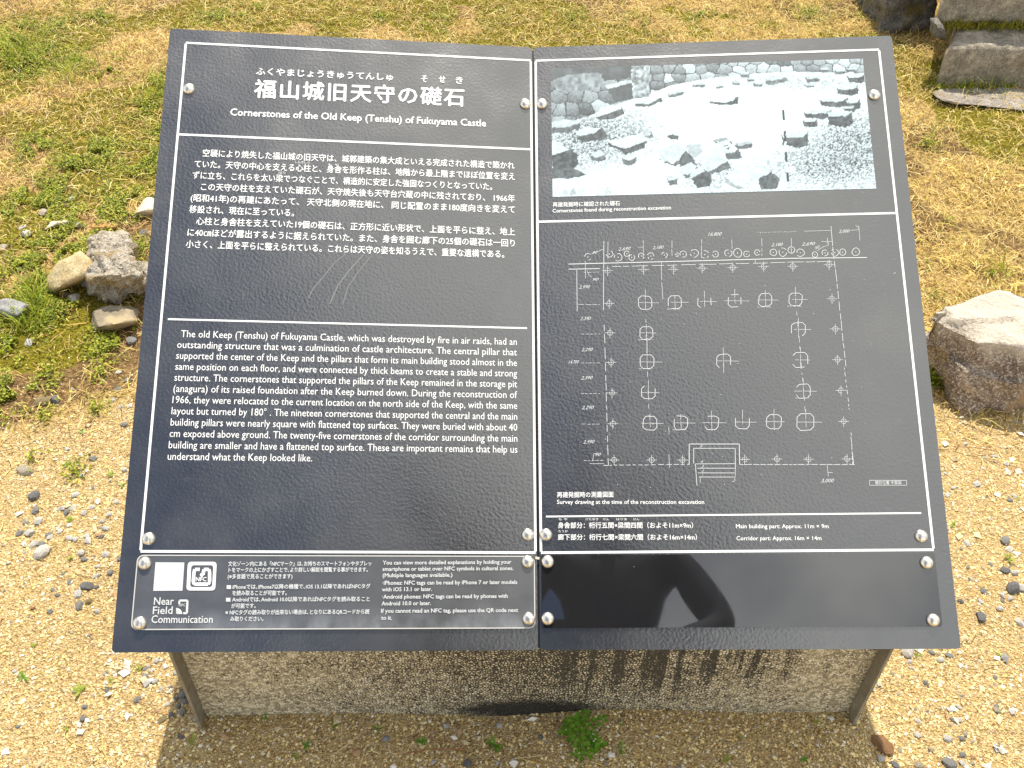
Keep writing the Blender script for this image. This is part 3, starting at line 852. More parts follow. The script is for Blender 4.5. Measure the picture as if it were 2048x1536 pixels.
# the walls at the back
def wall(pts, base, rows, seed):
    """dry stone wall: irregular cells, dark joints, each stone lit from above"""
    q = [(x / 2, y / 2) for x, y in pts]
    x0, x1 = int(min(p[0] for p in q)), int(max(p[0] for p in q)) + 1
    y0, y1 = int(min(p[1] for p in q)), int(max(p[1] for p in q)) + 1
    X_, Y_ = XS[y0:y1, x0:x1], YS[y0:y1, x0:x1]
    m = inside(q, X_ + wobx[y0:y1, x0:x1] * .6, Y_ + woby[y0:y1, x0:x1] * .6)
    r2 = np.random.default_rng(seed); hh = (y1 - y0) / rows
    sx_, sy_, sl_ = [], [], []
    for r in range(-1, rows + 1):
        x = x0 - 20 + r2.uniform(0, 20)
        while x < x1 + 20:
            sx_.append(x); sy_.append(y0 + hh * (r + .5) + r2.normal(0, hh * .16)); sl_.append(r2.uniform(0.02, 0.50)); x += hh * r2.uniform(.9, 1.9)
    d1 = np.full(X_.shape, 1e9); d2 = d1.copy(); lit = np.zeros(X_.shape); oy = np.zeros(X_.shape)
    wx_, wy_ = X_ + wobx[y0:y1, x0:x1] * .7, Y_ + woby[y0:y1, x0:x1] * .7
    for a_, b_, l_ in zip(sx_, sy_, sl_):
        d = np.hypot((wx_ - a_) * .72, wy_ - b_)
        near = d < d1
        d2 = np.where(near, d1, np.minimum(d2, d)); lit = np.where(near, l_, lit); oy = np.where(near, wy_ - b_, oy); d1 = np.where(near, d, d1)
    t = base + lit - oy / hh * 0.22 + (fbm(X_ / 4, Y_ / 4, seed, 4) - .5) * 0.34
    t = np.where(d2 - d1 < 1.6, 0.05, t)
    pic[y0:y1, x0:x1][m] = t[m]
wall([(100, 150), (540, 170), (560, 370), (470, 400), (300, 470), (100, 510)], 0.17, 6, 5)
paint([(100, 150), (545, 180), (540, 260), (400, 275), (380, 230), (200, 240), (115, 275), (100, 275)], 0.20, 0.07, 20, 6)
paint([(120, 272), (200, 240), (375, 230), (400, 290), (330, 330), (140, 330)], 0.42, 0.16, 9, 7)
wall([(540, 185), (1100, 165), (1820, 140), (1825, 235), (1450, 225), (1180, 235), (960, 262), (750, 300), (640, 350), (560, 372)], 0.28, 5, 9)
paint([(400, 300), (556, 264), (556, 282), (415, 318)], 0.75, 0.1, 8, 8)
paint([(415, 318), (556, 284), (560, 368), (455, 392)], 0.16, 0.05, 8, 8)
paint([(545, 190), (640, 195), (640, 360), (555, 368)], 0.55, 0.35, 7, 12)
rs = random.Random(8)
def block(top, front, tv=0.92, fv=0.16):
    paint(front, fv, 0.12, 7, rs.randint(1, 99)); paint(top, tv - 0.13, 0.10, 6, rs.randint(1, 99))
block([(380, 412), (480, 405), (495, 425), (400, 455), (362, 470)], [(362, 470), (400, 450), (495, 415), (505, 455), (440, 480), (370, 485)])
block([(118, 495), (200, 480), (270, 500), (200, 525), (118, 525)], [(118, 520), (200, 525), (270, 500), (260, 535), (190, 552), (118, 555)], .85, .22)
block([(242, 545), (310, 525), (385, 525), (340, 560), (250, 570)], [(242, 550), (260, 575), (345, 555), (385, 525), (420, 570), (400, 590), (290, 605), (255, 590)], .9, .14)
block([(412, 598), (600, 560), (635, 595), (515, 640), (440, 620)], [(415, 602), (510, 638), (632, 592), (620, 635), (510, 672), (495, 655), (420, 622)], .93, .15)
block([(118, 590), (215, 645), (180, 655), (118, 675)], [(118, 670), (215, 640), (255, 670), (262, 720), (230, 750), (118, 790)], .9, .13)
paint([(118, 745), (240, 745), (305, 780), (220, 800), (118, 800)], 0.2, 0.1, 8, 33)
paint([(210, 840), (290, 785), (360, 800), (410, 850), (300, 870)], 0.86, 0.1, 8, 34)
for x in range(120, 470, 46): paint([(x, 870 + rs.randint(-12, 8)), (x + 20, 850 + rs.randint(-12, 8)), (x + 42, 868 + rs.randint(-8, 8)), (x + 36, 890), (x + 6, 892)], rs.uniform(.6, .95), .12, 5, x)
block([(330, 660), (370, 648), (400, 672), (350, 690)], [(325, 670), (350, 690), (400, 672), (408, 695), (370, 712), (335, 705)], .9, .25)
block([(495, 690), (545, 660), (575, 685), (530, 705)], [(493, 690), (530, 705), (575, 685), (572, 715), (530, 730), (500, 720)], .9, .22)
paint([(735, 572), (770, 560), (803, 570), (795, 590), (760, 592)], .15, .08, 5, 40)
block([(600, 540), (640, 530), (655, 560), (615, 575)], [(615, 575), (655, 545), (665, 575), (640, 585)], .8, .25)
block([(560, 385), (640, 372), (700, 365), (640, 395), (565, 398)], [(562, 395), (640, 398), (705, 365), (718, 385), (640, 412), (570, 415)], .9, .17)
block([(740, 335), (820, 325), (828, 332), (750, 350)], [(742, 345), (828, 330), (828, 350), (770, 362), (745, 360)], .85, .25)
block([(965, 380), (1060, 372), (1110, 360), (1090, 385), (1000, 385)], [(965, 382), (1010, 388), (1060, 390), (1085, 372), (1118, 358), (1125, 395), (1085, 405), (1000, 400), (970, 395)], .95, .15)
block([(1265, 262), (1340, 248), (1380, 252), (1300, 275)], [(1268, 268), (1300, 276), (1385, 252), (1385, 275), (1300, 298), (1270, 292)], .85, .28)
for (x, y, w_, h_) in ((870, 290, 75, 18), (1130, 230, 50, 24), (1200, 285, 50, 20), (1090, 280, 40, 16), (1480, 255, 80, 24), (1000, 300, 40, 14), (1170, 262, 40, 14), (1640, 215, 60, 22), (1560, 205, 50, 22), (1700, 205, 60, 22), (1480, 295, 50, 12)):
    block([(x, y), (x + w_ * .9, y - 6), (x + w_, y + h_ * .3), (x + w_ * .2, y + h_ * .45)], [(x, y + 2), (x + w_, y + h_ * .3), (x + w_ * .95, y + h_), (x + w_ * .1, y + h_ * 1.1)], .85, .24)
for (x, y, w_, h_) in ((1650, 310, 115, 42), (1710, 245, 90, 44), (1560, 375, 150, 42), (1470, 440, 150, 40), (1700, 380, 80, 50), (1690, 415, 60, 30), (1600, 445, 135, 80), (1470, 485, 75, 40), (1350, 560, 145, 75)):
    block([(x, y), (x + w_ * .85, y - 10), (x + w_, y - 4), (x + w_ * .8, y + h_ * .22), (x + w_ * .1, y + h_ * .28)], [(x, y + 4), (x + w_ * .8, y + h_ * .2), (x + w_, y - 14), (x + w_ * 1.03, y + h_ * .8), (x + w_ * .7, y + h_), (x + w_ * .08, y + h_ * .8)], .88, .16)
# the heap of stones in the foreground
block([(690, 655), (780, 610), (840, 640), (800, 700), (710, 710)], [(690, 690), (770, 720), (840, 650), (880, 690), (905, 740), (800, 740), (720, 715)], .88, .2)
paint([(840, 620), (920, 612), (930, 660), (890, 690), (850, 660)], .62, .08, 6, 51)
block([(985, 590), (1060, 580), (1085, 600), (1010, 612)], [(985, 592), (1085, 598), (1088, 620), (1000, 618)], .6, .2)
block([(1010, 605), (1070, 590), (1085, 615), (1030, 625)], [(1010, 608), (1085, 615), (1050, 632)], .9, .3)
block([(1100, 610), (1180, 600), (1195, 610), (1120, 625)], [(1100, 612), (1195, 605), (1195, 635), (1120, 645)], .75, .18)
block([(905, 700), (960, 660), (1050, 680), (1060, 710), (960, 760)], [(880, 690), (910, 720), (960, 765), (1060, 705), (1085, 745), (980, 775), (940, 765)], .88, .2)
block([(920, 640), (1010, 610), (1060, 640), (1090, 660), (1000, 670)], [(1050, 640), (1120, 615), (1140, 690), (1060, 700)], .9, .24)
paint([(1085, 615), (1120, 640), (1100, 660), (1070, 650)], .9, .08, 6, 54)
block([(815, 735), (870, 710), (900, 735), (850, 780), (815, 775)], [(810, 760), (850, 785), (900, 740), (905, 790), (840, 800)], .9, .22)
block([(860, 770), (930, 725), (942, 760), (870, 800)], [(870, 800), (945, 755), (975, 780), (975, 840), (900, 850), (880, 820)], .9, .16)
block([(1045, 790), (1130, 730), (1165, 750), (1160, 850), (1090, 830)], [(1045, 790), (1100, 830), (1160, 850), (1120, 860), (1050, 820)], .92, .5)
block([(1160, 770), (1230, 730), (1300, 765), (1240, 790), (1215, 850), (1180, 840)], [(1230, 800), (1300, 765), (1345, 800), (1330, 855), (1240, 860)], .92, .2)
block([(735, 800), (770, 785), (795, 800), (750, 815)], [(735, 805), (795, 800), (790, 835), (750, 838)], .85, .2)
paint([(785, 725), (808, 722), (806, 755), (786, 755)], .9, .05, 6, 60)
# survey pole
for k, (ya, yb) in enumerate(((430, 486), (486, 545), (545, 602), (602, 655), (655, 712), (712, 768), (768, 818))):
    xa = 1358 + (ya - 430) * 0.066; xb = 1358 + (yb - 430) * 0.066
    paint([(xa - 1, ya), (xa + 11, ya), (xb + 11, yb), (xb - 1, yb)], 0.0 if k % 2 == 0 else 0.97, 0.01, 5, 2, rough=False)
pic += (np.random.default_rng(2).random(pic.shape) - 0.5) * 0.06
GU, GV = 420, 172
P4 = [to_panel(1, *z3(*c)) for c in ((112, 207), (1797, 157), (1862, 855), (122, 900))]
pu0, pu1 = (P4[0][0] + P4[3][0]) / 2, (P4[1][0] + P4[2][0]) / 2
pv0, pv1 = (P4[2][1] + P4[3][1]) / 2, (P4[0][1] + P4[1][1]) / 2
uu, vv = np.meshgrid(np.linspace(pu0, pu1, GU), np.linspace(pv0, pv1, GV))
u_, n_ = AX[1]
Pw = O[None, None] + uu[..., None] * u_ + vv[..., None] * SV
pc = (Pw - CAM) @ B
sxp = (pc[..., 0] / pc[..., 2] * FPX + 1024 - 1060) * 2.6947 / 2; syp = (pc[..., 1] / pc[..., 2] * FPX + 768 - 60) * 2.6947 / 2
val = pic[np.clip(syp, 0, PICH - 1).astype(int), np.clip(sxp, 0, PICW - 1).astype(int)]
val = np.clip(val, 0.03, 1.0)
lin = 0.055 + 0.78 * val ** 1.5
colr = np.clip(np.stack([lin * 0.80, lin * 0.97, lin * 1.06], -1), 0, 0.88)
Vp = np.stack([uu.ravel(), vv.ravel(), np.full(uu.size, 0.0004)], 1)
ii = np.arange(GU * GV).reshape(GV, GU)
Fp = np.stack([ii[:-1, :-1].ravel(), ii[:-1, 1:].ravel(), ii[1:, 1:].ravel(), ii[1:, :-1].ravel()], 1)
mesh_np('printed_picture', Vp, Fp, MAT['photo'], PANEL[1], colors=colr.reshape(-1, 3))

# ---- rivets
def dome_bm(r, h):
    bm = bmesh.new()
    n, m = 20, 6
    prof = [(r * 1.0, 0.0), (r, 0.0006)] + [(r * math.cos(a), 0.0006 + h * math.sin(a)) for a in np.linspace(0.12, math.pi / 2 - 0.12, m)]
    rings = []
    for (pr, pz) in prof:
        rings.append([bm.verts.new((pr * math.cos(2 * math.pi * i / n), pr * math.sin(2 * math.pi * i / n), pz)) for i in range(n)])
    for a, b in zip(rings, rings[1:]):
        for i in range(n): bm.faces.new((a[i], a[(i + 1) % n], b[(i + 1) % n], b[i]))
    t = bm.verts.new((0, 0, prof[-1][1] + h * 0.01))
    for i in range(n): bm.faces.new((rings[-1][i], rings[-1][(i + 1) % n], t))
    return bm
rv = None
RV = [(-1, 377, 176, 0), (-1, 1051, 206, 0), (-1, 296, 1077, 0), (-1, 1056, 1069, 0), (-1, 288, 1126, .0026), (-1, 1056, 1123, .0026), (-1, 278, 1246, .0026), (-1, 1058, 1237, .0026),
      (1, 1084, 206, 0), (1, 1750, 188, 0), (1, 1092, 1069, 0), (1, 1844, 1072, 0), (1, 1095, 1123, .0022), (1, 1855, 1125, .0022), (1, 1095, 1237, .0022), (1, 1868, 1240, .0022)]
for k, (s, x, y, z) in enumerate(RV):
    if rv is None:
        rv = bm_obj('rivet', dome_bm(0.0071, 0.0046), MAT['rivet'], smooth=True); o = rv
    else:
        o = rv.copy(); C.objects.link(o)
    u0, v0_ = to_panel(s, x, y, z + 0.003)
    o.parent = PANEL[s]; o.location = (u0, v0_, z + 0.0003)
u0, v0_ = to_panel(-1, 1074, 1116)
tp = bm_obj('tape_scrap', slab([(u0 - .0022, v0_ - .0012), (u0 + .0024, v0_ - .0018), (u0 + .0027, v0_ + .0008), (u0 - .0019, v0_ + .0016)], 0.0006, 0.0016), MAT['tape'], PANEL[-1])

# ---- base: aggregate block between two thin side plates that stand proud of its face
bx0, bx1 = -0.3655, 0.4665
YF, YB = 0.6235, 1.02
def under(x, y):
    """height of the panels' underside at (x, y)"""
    side = -1 if x < O[0] else 1
    u, n = AX[side]
    p0 = O - n * 0.0125
    return p0[2] - (n[0] * (x - p0[0]) + n[1] * (y - p0[1])) / n[2]
def prism(name, xs, ys, mat, label=None, cut=1):
    bm = bmesh.new()
    low, up = {}, {}
    for i, x in enumerate(xs):
        for j, y in enumerate(ys):
            low[i, j] = bm.verts.new((x - ROOT[0], y - ROOT[1], -0.05))
            up[i, j] = bm.verts.new((x - ROOT[0], y - ROOT[1], under(x, y) - 0.0012))
    nx_, ny_ = len(xs), len(ys)
    for i in range(nx_ - 1):
        for j in range(ny_ - 1):
            bm.faces.new((up[i, j], up[i + 1, j], up[i + 1, j + 1], up[i, j + 1]))
            bm.faces.new((low[i, j + 1], low[i + 1, j + 1], low[i + 1, j], low[i, j]))
        bm.faces.new((low[i, 0], low[i + 1, 0], up[i + 1, 0], up[i, 0]))
        bm.faces.new((up[i, ny_ - 1], up[i + 1, ny_ - 1], low[i + 1, ny_ - 1], low[i, ny_ - 1]))
    for j in range(ny_ - 1):
        bm.faces.new((low[0, j + 1], low[0, j], up[0, j], up[0, j + 1]))
        bm.faces.new((low[nx_ - 1, j], low[nx_ - 1, j + 1], up[nx_ - 1, j + 1], up[nx_ - 1, j]))
    o = bm_obj(name, bm, mat, sign)
    if label: o['label'] = label
    return o
prism('base_block', [bx0 + 0.004, O[0], bx1 - 0.004], [YF, YB], MAT['agg'], 'pebble-dashed concrete face streaked with black stains')
prism('side_plate', [bx0 - 0.0, bx0 + 0.0035], [YF - 0.0185, YB + 0.004], MAT['side'])
prism('side_plate', [bx1 - 0.0035, bx1], [YF - 0.0185, YB + 0.004], MAT['side'])

# ------------------------------------------------------------------ rocks and steps
def hull_rock(name, pts, mat, disp=0.01, nscale=9.0, cuts=2, smooth=True, seed=0, soft=0.35, grow=1.0):
    """convex hull of world points, refined and roughened; origin at its footprint centre"""
    P = np.array(pts); c = P.mean(0); c[2] = 0.0
    bm = bmesh.new()
    for p in P: bm.verts.new(Vector(p - c))
    r = bmesh.ops.convex_hull(bm, input=bm.verts)
    bmesh.ops.delete(bm, geom=[e for e in r['geom_interior'] if isinstance(e, bmesh.types.BMVert)], context='VERTS')
    for _ in range(cuts):
        bmesh.ops.triangulate(bm, faces=bm.faces)
        le = sorted(e.calc_length() for e in bm.edges)
        big = le[int(len(le) * 0.35)]
        bmesh.ops.subdivide_edges(bm, edges=[e for e in bm.edges if e.calc_length() > big], cuts=1, use_grid_fill=True)
    bmesh.ops.triangulate(bm, faces=bm.faces)
    bmesh.ops.smooth_vert(bm, verts=bm.verts, factor=soft, use_axis_x=True, use_axis_y=True, use_axis_z=True)
    for v in bm.verts: v.co = Vector((v.co.x * grow, v.co.y * grow, v.co.z * grow))
    bm.normal_update()
    off = Vector((seed * 3.7, seed * 1.3, seed * 2.1))
    for v in bm.verts:
        q = v.co * nscale + off
        d = mnoise.fractal(q, 1.0, 2.0, 4) * disp + (mnoise.cell(q * 0.8) - 0.5) * disp * 0.5
        v.co += v.normal * d
    o = bm_obj(name, bm, mat, smooth=smooth)
    o.location = c
    return o
def outline(px, z, dz=0.0):
    return [ground_at(x, y, z) + np.array([0, 0, dz]) for x, y in px]

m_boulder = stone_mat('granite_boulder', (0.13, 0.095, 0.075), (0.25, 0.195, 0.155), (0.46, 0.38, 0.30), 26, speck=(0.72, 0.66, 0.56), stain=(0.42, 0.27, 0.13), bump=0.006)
sunlit_top(m_boulder, 0.125, 0.15, (0.66, 0.60, 0.51))  # pale top colour stands for sunlight as well as a weathered rind
top = outline([(1866, 616), (1900, 612), (1950, 598), (2052, 583), (2130, 596), (2180, 650), (2120, 700)], 0.135)
mid = outline([(1936, 652), (1950, 684), (1990, 690), (2060, 662), (1854, 636)], 0.122)
low = outline([(1868, 720), (1896, 790), (1928, 838), (1990, 842), (2070, 812), (2160, 800), (2220, 760)], -0.01)
lowb = [p * np.array([1, 1, 0]) + np.array([0.02, 0.02, -0.02]) for p in top[:5]]
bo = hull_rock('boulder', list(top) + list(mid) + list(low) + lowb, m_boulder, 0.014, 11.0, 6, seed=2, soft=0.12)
tag(bo, 'large angular granite boulder with a pale sunlit top right of the sign', 'boulder')

m_step = stone_mat('step_granite', (0.13, 0.115, 0.09), (0.30, 0.265, 0.21), (0.56, 0.50, 0.40), 44, speck=(0.58, 0.53, 0.44), stain=(0.22, 0.19, 0.14), bump=0.005)
m_dark = stone_mat('dark_mossy_stone', (0.05, 0.047, 0.043), (0.14, 0.13, 0.12), (0.34, 0.32, 0.29), 40, speck=(0.36, 0.35, 0.33), stain=(0.17, 0.14, 0.025), bump=0.008)
m_slab = stone_mat('weathered_flat_slab', (0.13, 0.115, 0.105), (0.28, 0.25, 0.225), (0.50, 0.45, 0.40), 40, speck=(0.5, 0.46, 0.4), stain=(0.28, 0.22, 0.14), bump=0.005)
def block_stone(name, x0, x1, y0, y1, z0, z1, mat, label, cat, disp=0.006, seed=0, group=None, rz=0.0, res=0.014, skew=0.0):
    bm = bmesh.new()
    bmesh.ops.create_cube(bm, size=1.0)
    for v in bm.verts: v.co = Vector((v.co.x * (x1 - x0), v.co.y * (y1 - y0), v.co.z * (z1 - z0) + (z1 - z0) / 2))
    bmesh.ops.bevel(bm, geom=list(bm.edges), offset=min(0.014, (z1 - z0) * .12), segments=2, affect='EDGES', profile=0.5)
    for _ in range(7):
        es = [e for e in bm.edges if e.calc_length() > res * 1.5]
        if not es or len(bm.faces) > 9000: break
        bmesh.ops.subdivide_edges(bm, edges=es, cuts=1, use_grid_fill=True)
    bmesh.ops.triangulate(bm, faces=bm.faces)
    bm.normal_update()
    off = Vector((seed * 5.1, seed * 2.2, seed))
    for v in bm.verts:
        q = v.co * 9 + off
        d = mnoise.fractal(q * 1.8, 0.9, 2.0, 6) * disp + mnoise.noise(v.co * 4 + off) * disp * 0.5
        v.co += v.normal * d
        v.co.x += (v.co.y + (y1 - y0) / 2) * skew
    o = bm_obj(name, bm, mat, smooth=True)
    o.location = ((x0 + x1) / 2, (y0 + y1) / 2, z0)
    o.rotation_euler = (0, 0, rz)
    return tag(o, label, cat, group)
pf = ground_at(1885, 175)
YS1 = float(pf[1])
ztop = float(at_depth_y(1960, 93, YS1)[2])
xl = float(at_depth_y(1886, 130, YS1)[0])
yb = float(ground_at(1960, 66, ztop)[1])
YS2 = yb + 0.03
z2b = float(at_depth_y(1960, 50, YS2)[2])
block_stone('stone_step', xl, xl + 1.5, YS1, YS2 + 0.16, -0.06, ztop, m_step, 'lower of two long granite steps, its pale top in the sun', 'step', 0.008, 3, skew=0.48)
x2 = float(at_depth_y(1880, 30, YS2)[0])
block_stone('stone_step', x2, x2 + 1.6, YS2, YS2 + 0.42, ztop + 0.012, ztop + 0.20, m_step, 'upper of two granite steps cut by the top edge of the photo', 'step', 0.010, 8, skew=0.40)
rp = ground_at(1800, 66)
rx0, rx1 = float(at_depth_y(1764, 40, rp[1])[0]), float(at_depth_y(1868, 40, rp[1])[0])
block_stone('retaining_stone', rx0, rx1, float(rp[1]), float(rp[1]) + 0.30, -0.06, 0.22, m_dark, 'dark rough stone with a mossy edge beside the upper step', 'stone', 0.020, 5)
sp_ = hull_rock('slab_stone', outline([(1865, 188), (1892, 174), (1962, 182), (2060, 178), (2140, 186), (2150, 226), (2048, 221), (1959, 211), (1881, 203)], 0.012) + outline([(1865, 188), (1892, 174), (2060, 178), (2140, 186), (2150, 226), (1959, 211), (1881, 203)], -0.05), m_slab, 0.006, 14, 4, seed=6)
tag(sp_, 'low flat weathered slab lying in the grass below the steps', 'stone')
mp_ = ground_at(1884, 84)
for nm, px, z, lab, sd_ in (('loose_stone', [(1872, 50), (1890, 47), (1896, 62), (1889, 81), (1872, 78)], ztop, 'fist-sized grey stone perched on the left end of the lower step', 31),):
    pts = [at_depth_y(x, y, YS1 + 0.05 + 0.03 * (i % 2)) for i, (x, y) in enumerate(px)]
    pts += [p + np.array([0, 0.05, 0]) for p in pts]
    o = hull_rock(nm, pts, m_dark, 0.006, 25, 3, seed=sd_)
    zmin = min(p[2] for p in pts)
    tag(o, lab, 'stone')

m_conc = stone_mat('rough_rubble_concrete', (0.27, 0.225, 0.165), (0.52, 0.46, 0.37), (0.74, 0.69, 0.60), 45, speck=(0.70, 0.66, 0.58), stain=(0.34, 0.22, 0.05), bump=0.010, pits=True)
m_tan = stone_mat('tan_sandstone', (0.30, 0.22, 0.11), (0.50, 0.40, 0.22), (0.66, 0.56, 0.34), 40, speck=(0.36, 0.31, 0.22), stain=(0.52, 0.30, 0.12), bump=0.003)
m_brown = stone_mat('brown_grey_stone', (0.17, 0.14, 0.10), (0.26, 0.22, 0.16), (0.42, 0.34, 0.21), 26, stain=(0.50, 0.39, 0.22), bump=0.003)
m_slate = stone_mat('blue_grey_slate', (0.17, 0.17, 0.18), (0.27, 0.27, 0.28), (0.40, 0.40, 0.40), 34, speck=(0.44, 0.43, 0.42), bump=0.003)
m_pale = stone_mat('pale_stone', (0.46, 0.39, 0.27), (0.62, 0.55, 0.41), (0.76, 0.70, 0.58), 40, bump=0.003)
m_white = stone_mat('white_quartz', (0.62, 0.58, 0.52), (0.76, 0.73, 0.68), (0.84, 0.82, 0.78), 60, bump=0.002)
m_grey = stone_mat('grey_pebble', (0.20, 0.20, 0.20), (0.31, 0.31, 0.30), (0.45, 0.44, 0.41), 60, speck=(0.5, 0.5, 0.48), bump=0.002)
m_rust = stone_mat('rust_brown_pebble', (0.24, 0.12, 0.06), (0.40, 0.22, 0.11), (0.56, 0.36, 0.19), 60, stain=(0.20, 0.11, 0.07), bump=0.002)
m_wood = stone_mat('orange_wood_chip', (0.35, 0.18, 0.07), (0.52, 0.29, 0.11), (0.62, 0.40, 0.18), 50, bump=0.001)

def z7(x, y): return x / 4.517, 380 + y / 4.517
def rock_px(name, base, topz, toppx, mat, label, cat='stone', disp=0.004, nscale=22, cuts=4, seed=1, soft=0.4):
    pts = [ground_at(*z7(x, y), -0.012) for x, y in base] + [ground_at(*z7(x, y), z) for (x, y), z in zip(toppx, topz)]
    return tag(hull_rock(name, pts, mat, disp, nscale, cuts, seed=seed, soft=soft, grow=1.13), label, cat)
# rough grey lump of two lobes: one body, so both hulls are joined in one mesh
lob1 = [ground_at(*z7(x, y), -0.012) for x, y in ((838, 470), (850, 640), (1000, 700), (1240, 650), (1225, 520), (1100, 430))] + \
       [ground_at(*z7(x, y), z) for x, y, z in ((845, 420, .035), (960, 392, .05), (1120, 400, .05), (1215, 520, .045), (1180, 600, .06), (1000, 620, .07), (850, 590, .055))]
lob2 = [ground_at(*z7(x, y), -0.012) for x, y in ((765, 880), (790, 960), (850, 1015), (960, 1040), (1100, 1010), (1230, 985), (1340, 940), (1390, 800), (1000, 650))] + \
       [ground_at(*z7(x, y), z) for x, y, z in ((830, 650, .075), (940, 600, .085), (1120, 655, .085), (1330, 680, .06), (1380, 760, .05), (1240, 790, .075), (1000, 780, .085), (860, 800, .07), (790, 850, .035))]
o1 = hull_rock('rubble_rock', lob1, m_conc, 0.010, 42, 6, seed=4, soft=0.2, grow=1.06)
o2 = hull_rock('lobe', lob2, m_conc, 0.012, 42, 6, seed=9, soft=0.2, grow=1.08)
dv = o2.location - o1.location
bmj = bmesh.new(); bmj.from_mesh(o1.data)
n0 = len(bmj.verts); bmj.from_mesh(o2.data); bmj.verts.ensure_lookup_table()
for v in bmj.verts[n0:]: v.co += dv
bmj.to_mesh(o1.data); bmj.free()
for p in o1.data.polygons: p.use_smooth = True
_m = o2.data; bpy.data.objects.remove(o2); bpy.data.meshes.remove(_m)
tag(o1, 'rough two-lobed lump of grey rubble concrete left of the sign', 'rock')
rock_px('round_stone', [(372, 880), (480, 940), (600, 905), (780, 845), (835, 740), (700, 600), (520, 690)], [.03, .055, .06, .055, .05, .03], [(480, 800), (560, 660), (720, 575), (815, 655), (800, 760), (520, 890)], m_tan, 'smooth tan stone leaning against the rubble lump', seed=3)
rock_px('flat_boulder', [(830, 1110), (850, 1270), (950, 1285), (1200, 1270), (1262, 1200), (1250, 1100), (1100, 1045), (900, 1050)], [.025, .03, .03, .03, .025], [(860, 1100), (1000, 1045), (1200, 1080), (1230, 1180), (900, 1230)], m_brown, 'flat brown-grey stone with a tan patch below the rubble lump', seed=5, disp=0.007, nscale=16, cuts=5, soft=0.5)
rock_px('slate_stone', [(-140, 1050), (-60, 1140), (180, 1165), (305, 1090), (260, 1020), (60, 985), (-80, 990)], [.022, .028, .028, .024], [(-80, 1040), (60, 1005), (230, 1040), (150, 1130)], m_slate, 'flat blue-grey slate stone at the left edge of the photo', seed=6)
rock_px('flat_stone', [(370, 395), (430, 380), (560, 345), (632, 305), (610, 270), (450, 268), (400, 320)], [.012, .014, .012], [(420, 350), (470, 285), (600, 285)], m_pale, 'long cream flat stone in the moss above the slate stone', seed=7, cuts=3)
rock_px('pale_block', [(1185, 255), (1280, 275), (1400, 230), (1420, 60), (1330, 60), (1250, 150)], [.02, .024, .022], [(1220, 200), (1320, 90), (1380, 180)], m_pale, 'pale flat block half hidden behind the left edge of the sign', seed=8, cuts=3)

PEB = {}
def pebble_mesh(kind, mat, seed):
    r3 = random.Random(seed)
    bm = bmesh.new(); bmesh.ops.create_icosphere(bm, subdivisions=2, radius=1.0)
    for v in bm.verts:
        v.co += v.co.normalized() * mnoise.noise(v.co * 1.3 + Vector((seed, 0, 0))) * 0.35
    for _ in range(4):
        n = Vector((r3.uniform(-1, 1), r3.uniform(-1, 1), r3.uniform(-0.3, 1))).normalized(); d = r3.uniform(0.55, 0.8)
        for v in bm.verts:
            t = v.co.dot(n) - d
            if t > 0: v.co -= n * t
    me = bpy.data.meshes.new('pebble'); bm.to_mesh(me); bm.free()
    me.materials.append(mat)
    return me
KIND = dict(white=(m_white, 'white'), grey=(m_grey, 'grey'), dark=(m_slate, 'dark slate-grey'), cream=(m_pale, 'cream'), tan=(m_tan, 'tan'), rust=(m_rust, 'rust brown'))
for k_, (m_, _) in KIND.items(): PEB[k_] = [pebble_mesh(k_, m_, 10 * i + len(k_)) for i in range(5)]
PL = {}
def pebble(kind, x, y, s, label=None, asp=None, rot=None, group=None, name='pebble'):
    p = ground_at(x, y); m = px_size(p)
    p[2] = float(hgt(np.array(p[0]), np.array(p[1])))
    o = bpy.data.objects.new(name, random.choice(PEB[kind])); C.objects.link(o)
    a = s * m * 0.5 * 1.1; q = asp or random.uniform(0.62, 0.95)
    hz = a * q * random.uniform(0.55, 0.85)
    o.scale = (a, a * q, hz); o.location = (p[0], p[1], p[2] + hz * 0.45)
    o.rotation_euler = (random.uniform(-.15, .15), random.uniform(-.15, .15), rot if rot is not None else random.uniform(0, 6.28))
    tag(o, label, 'pebble', group)
    return o
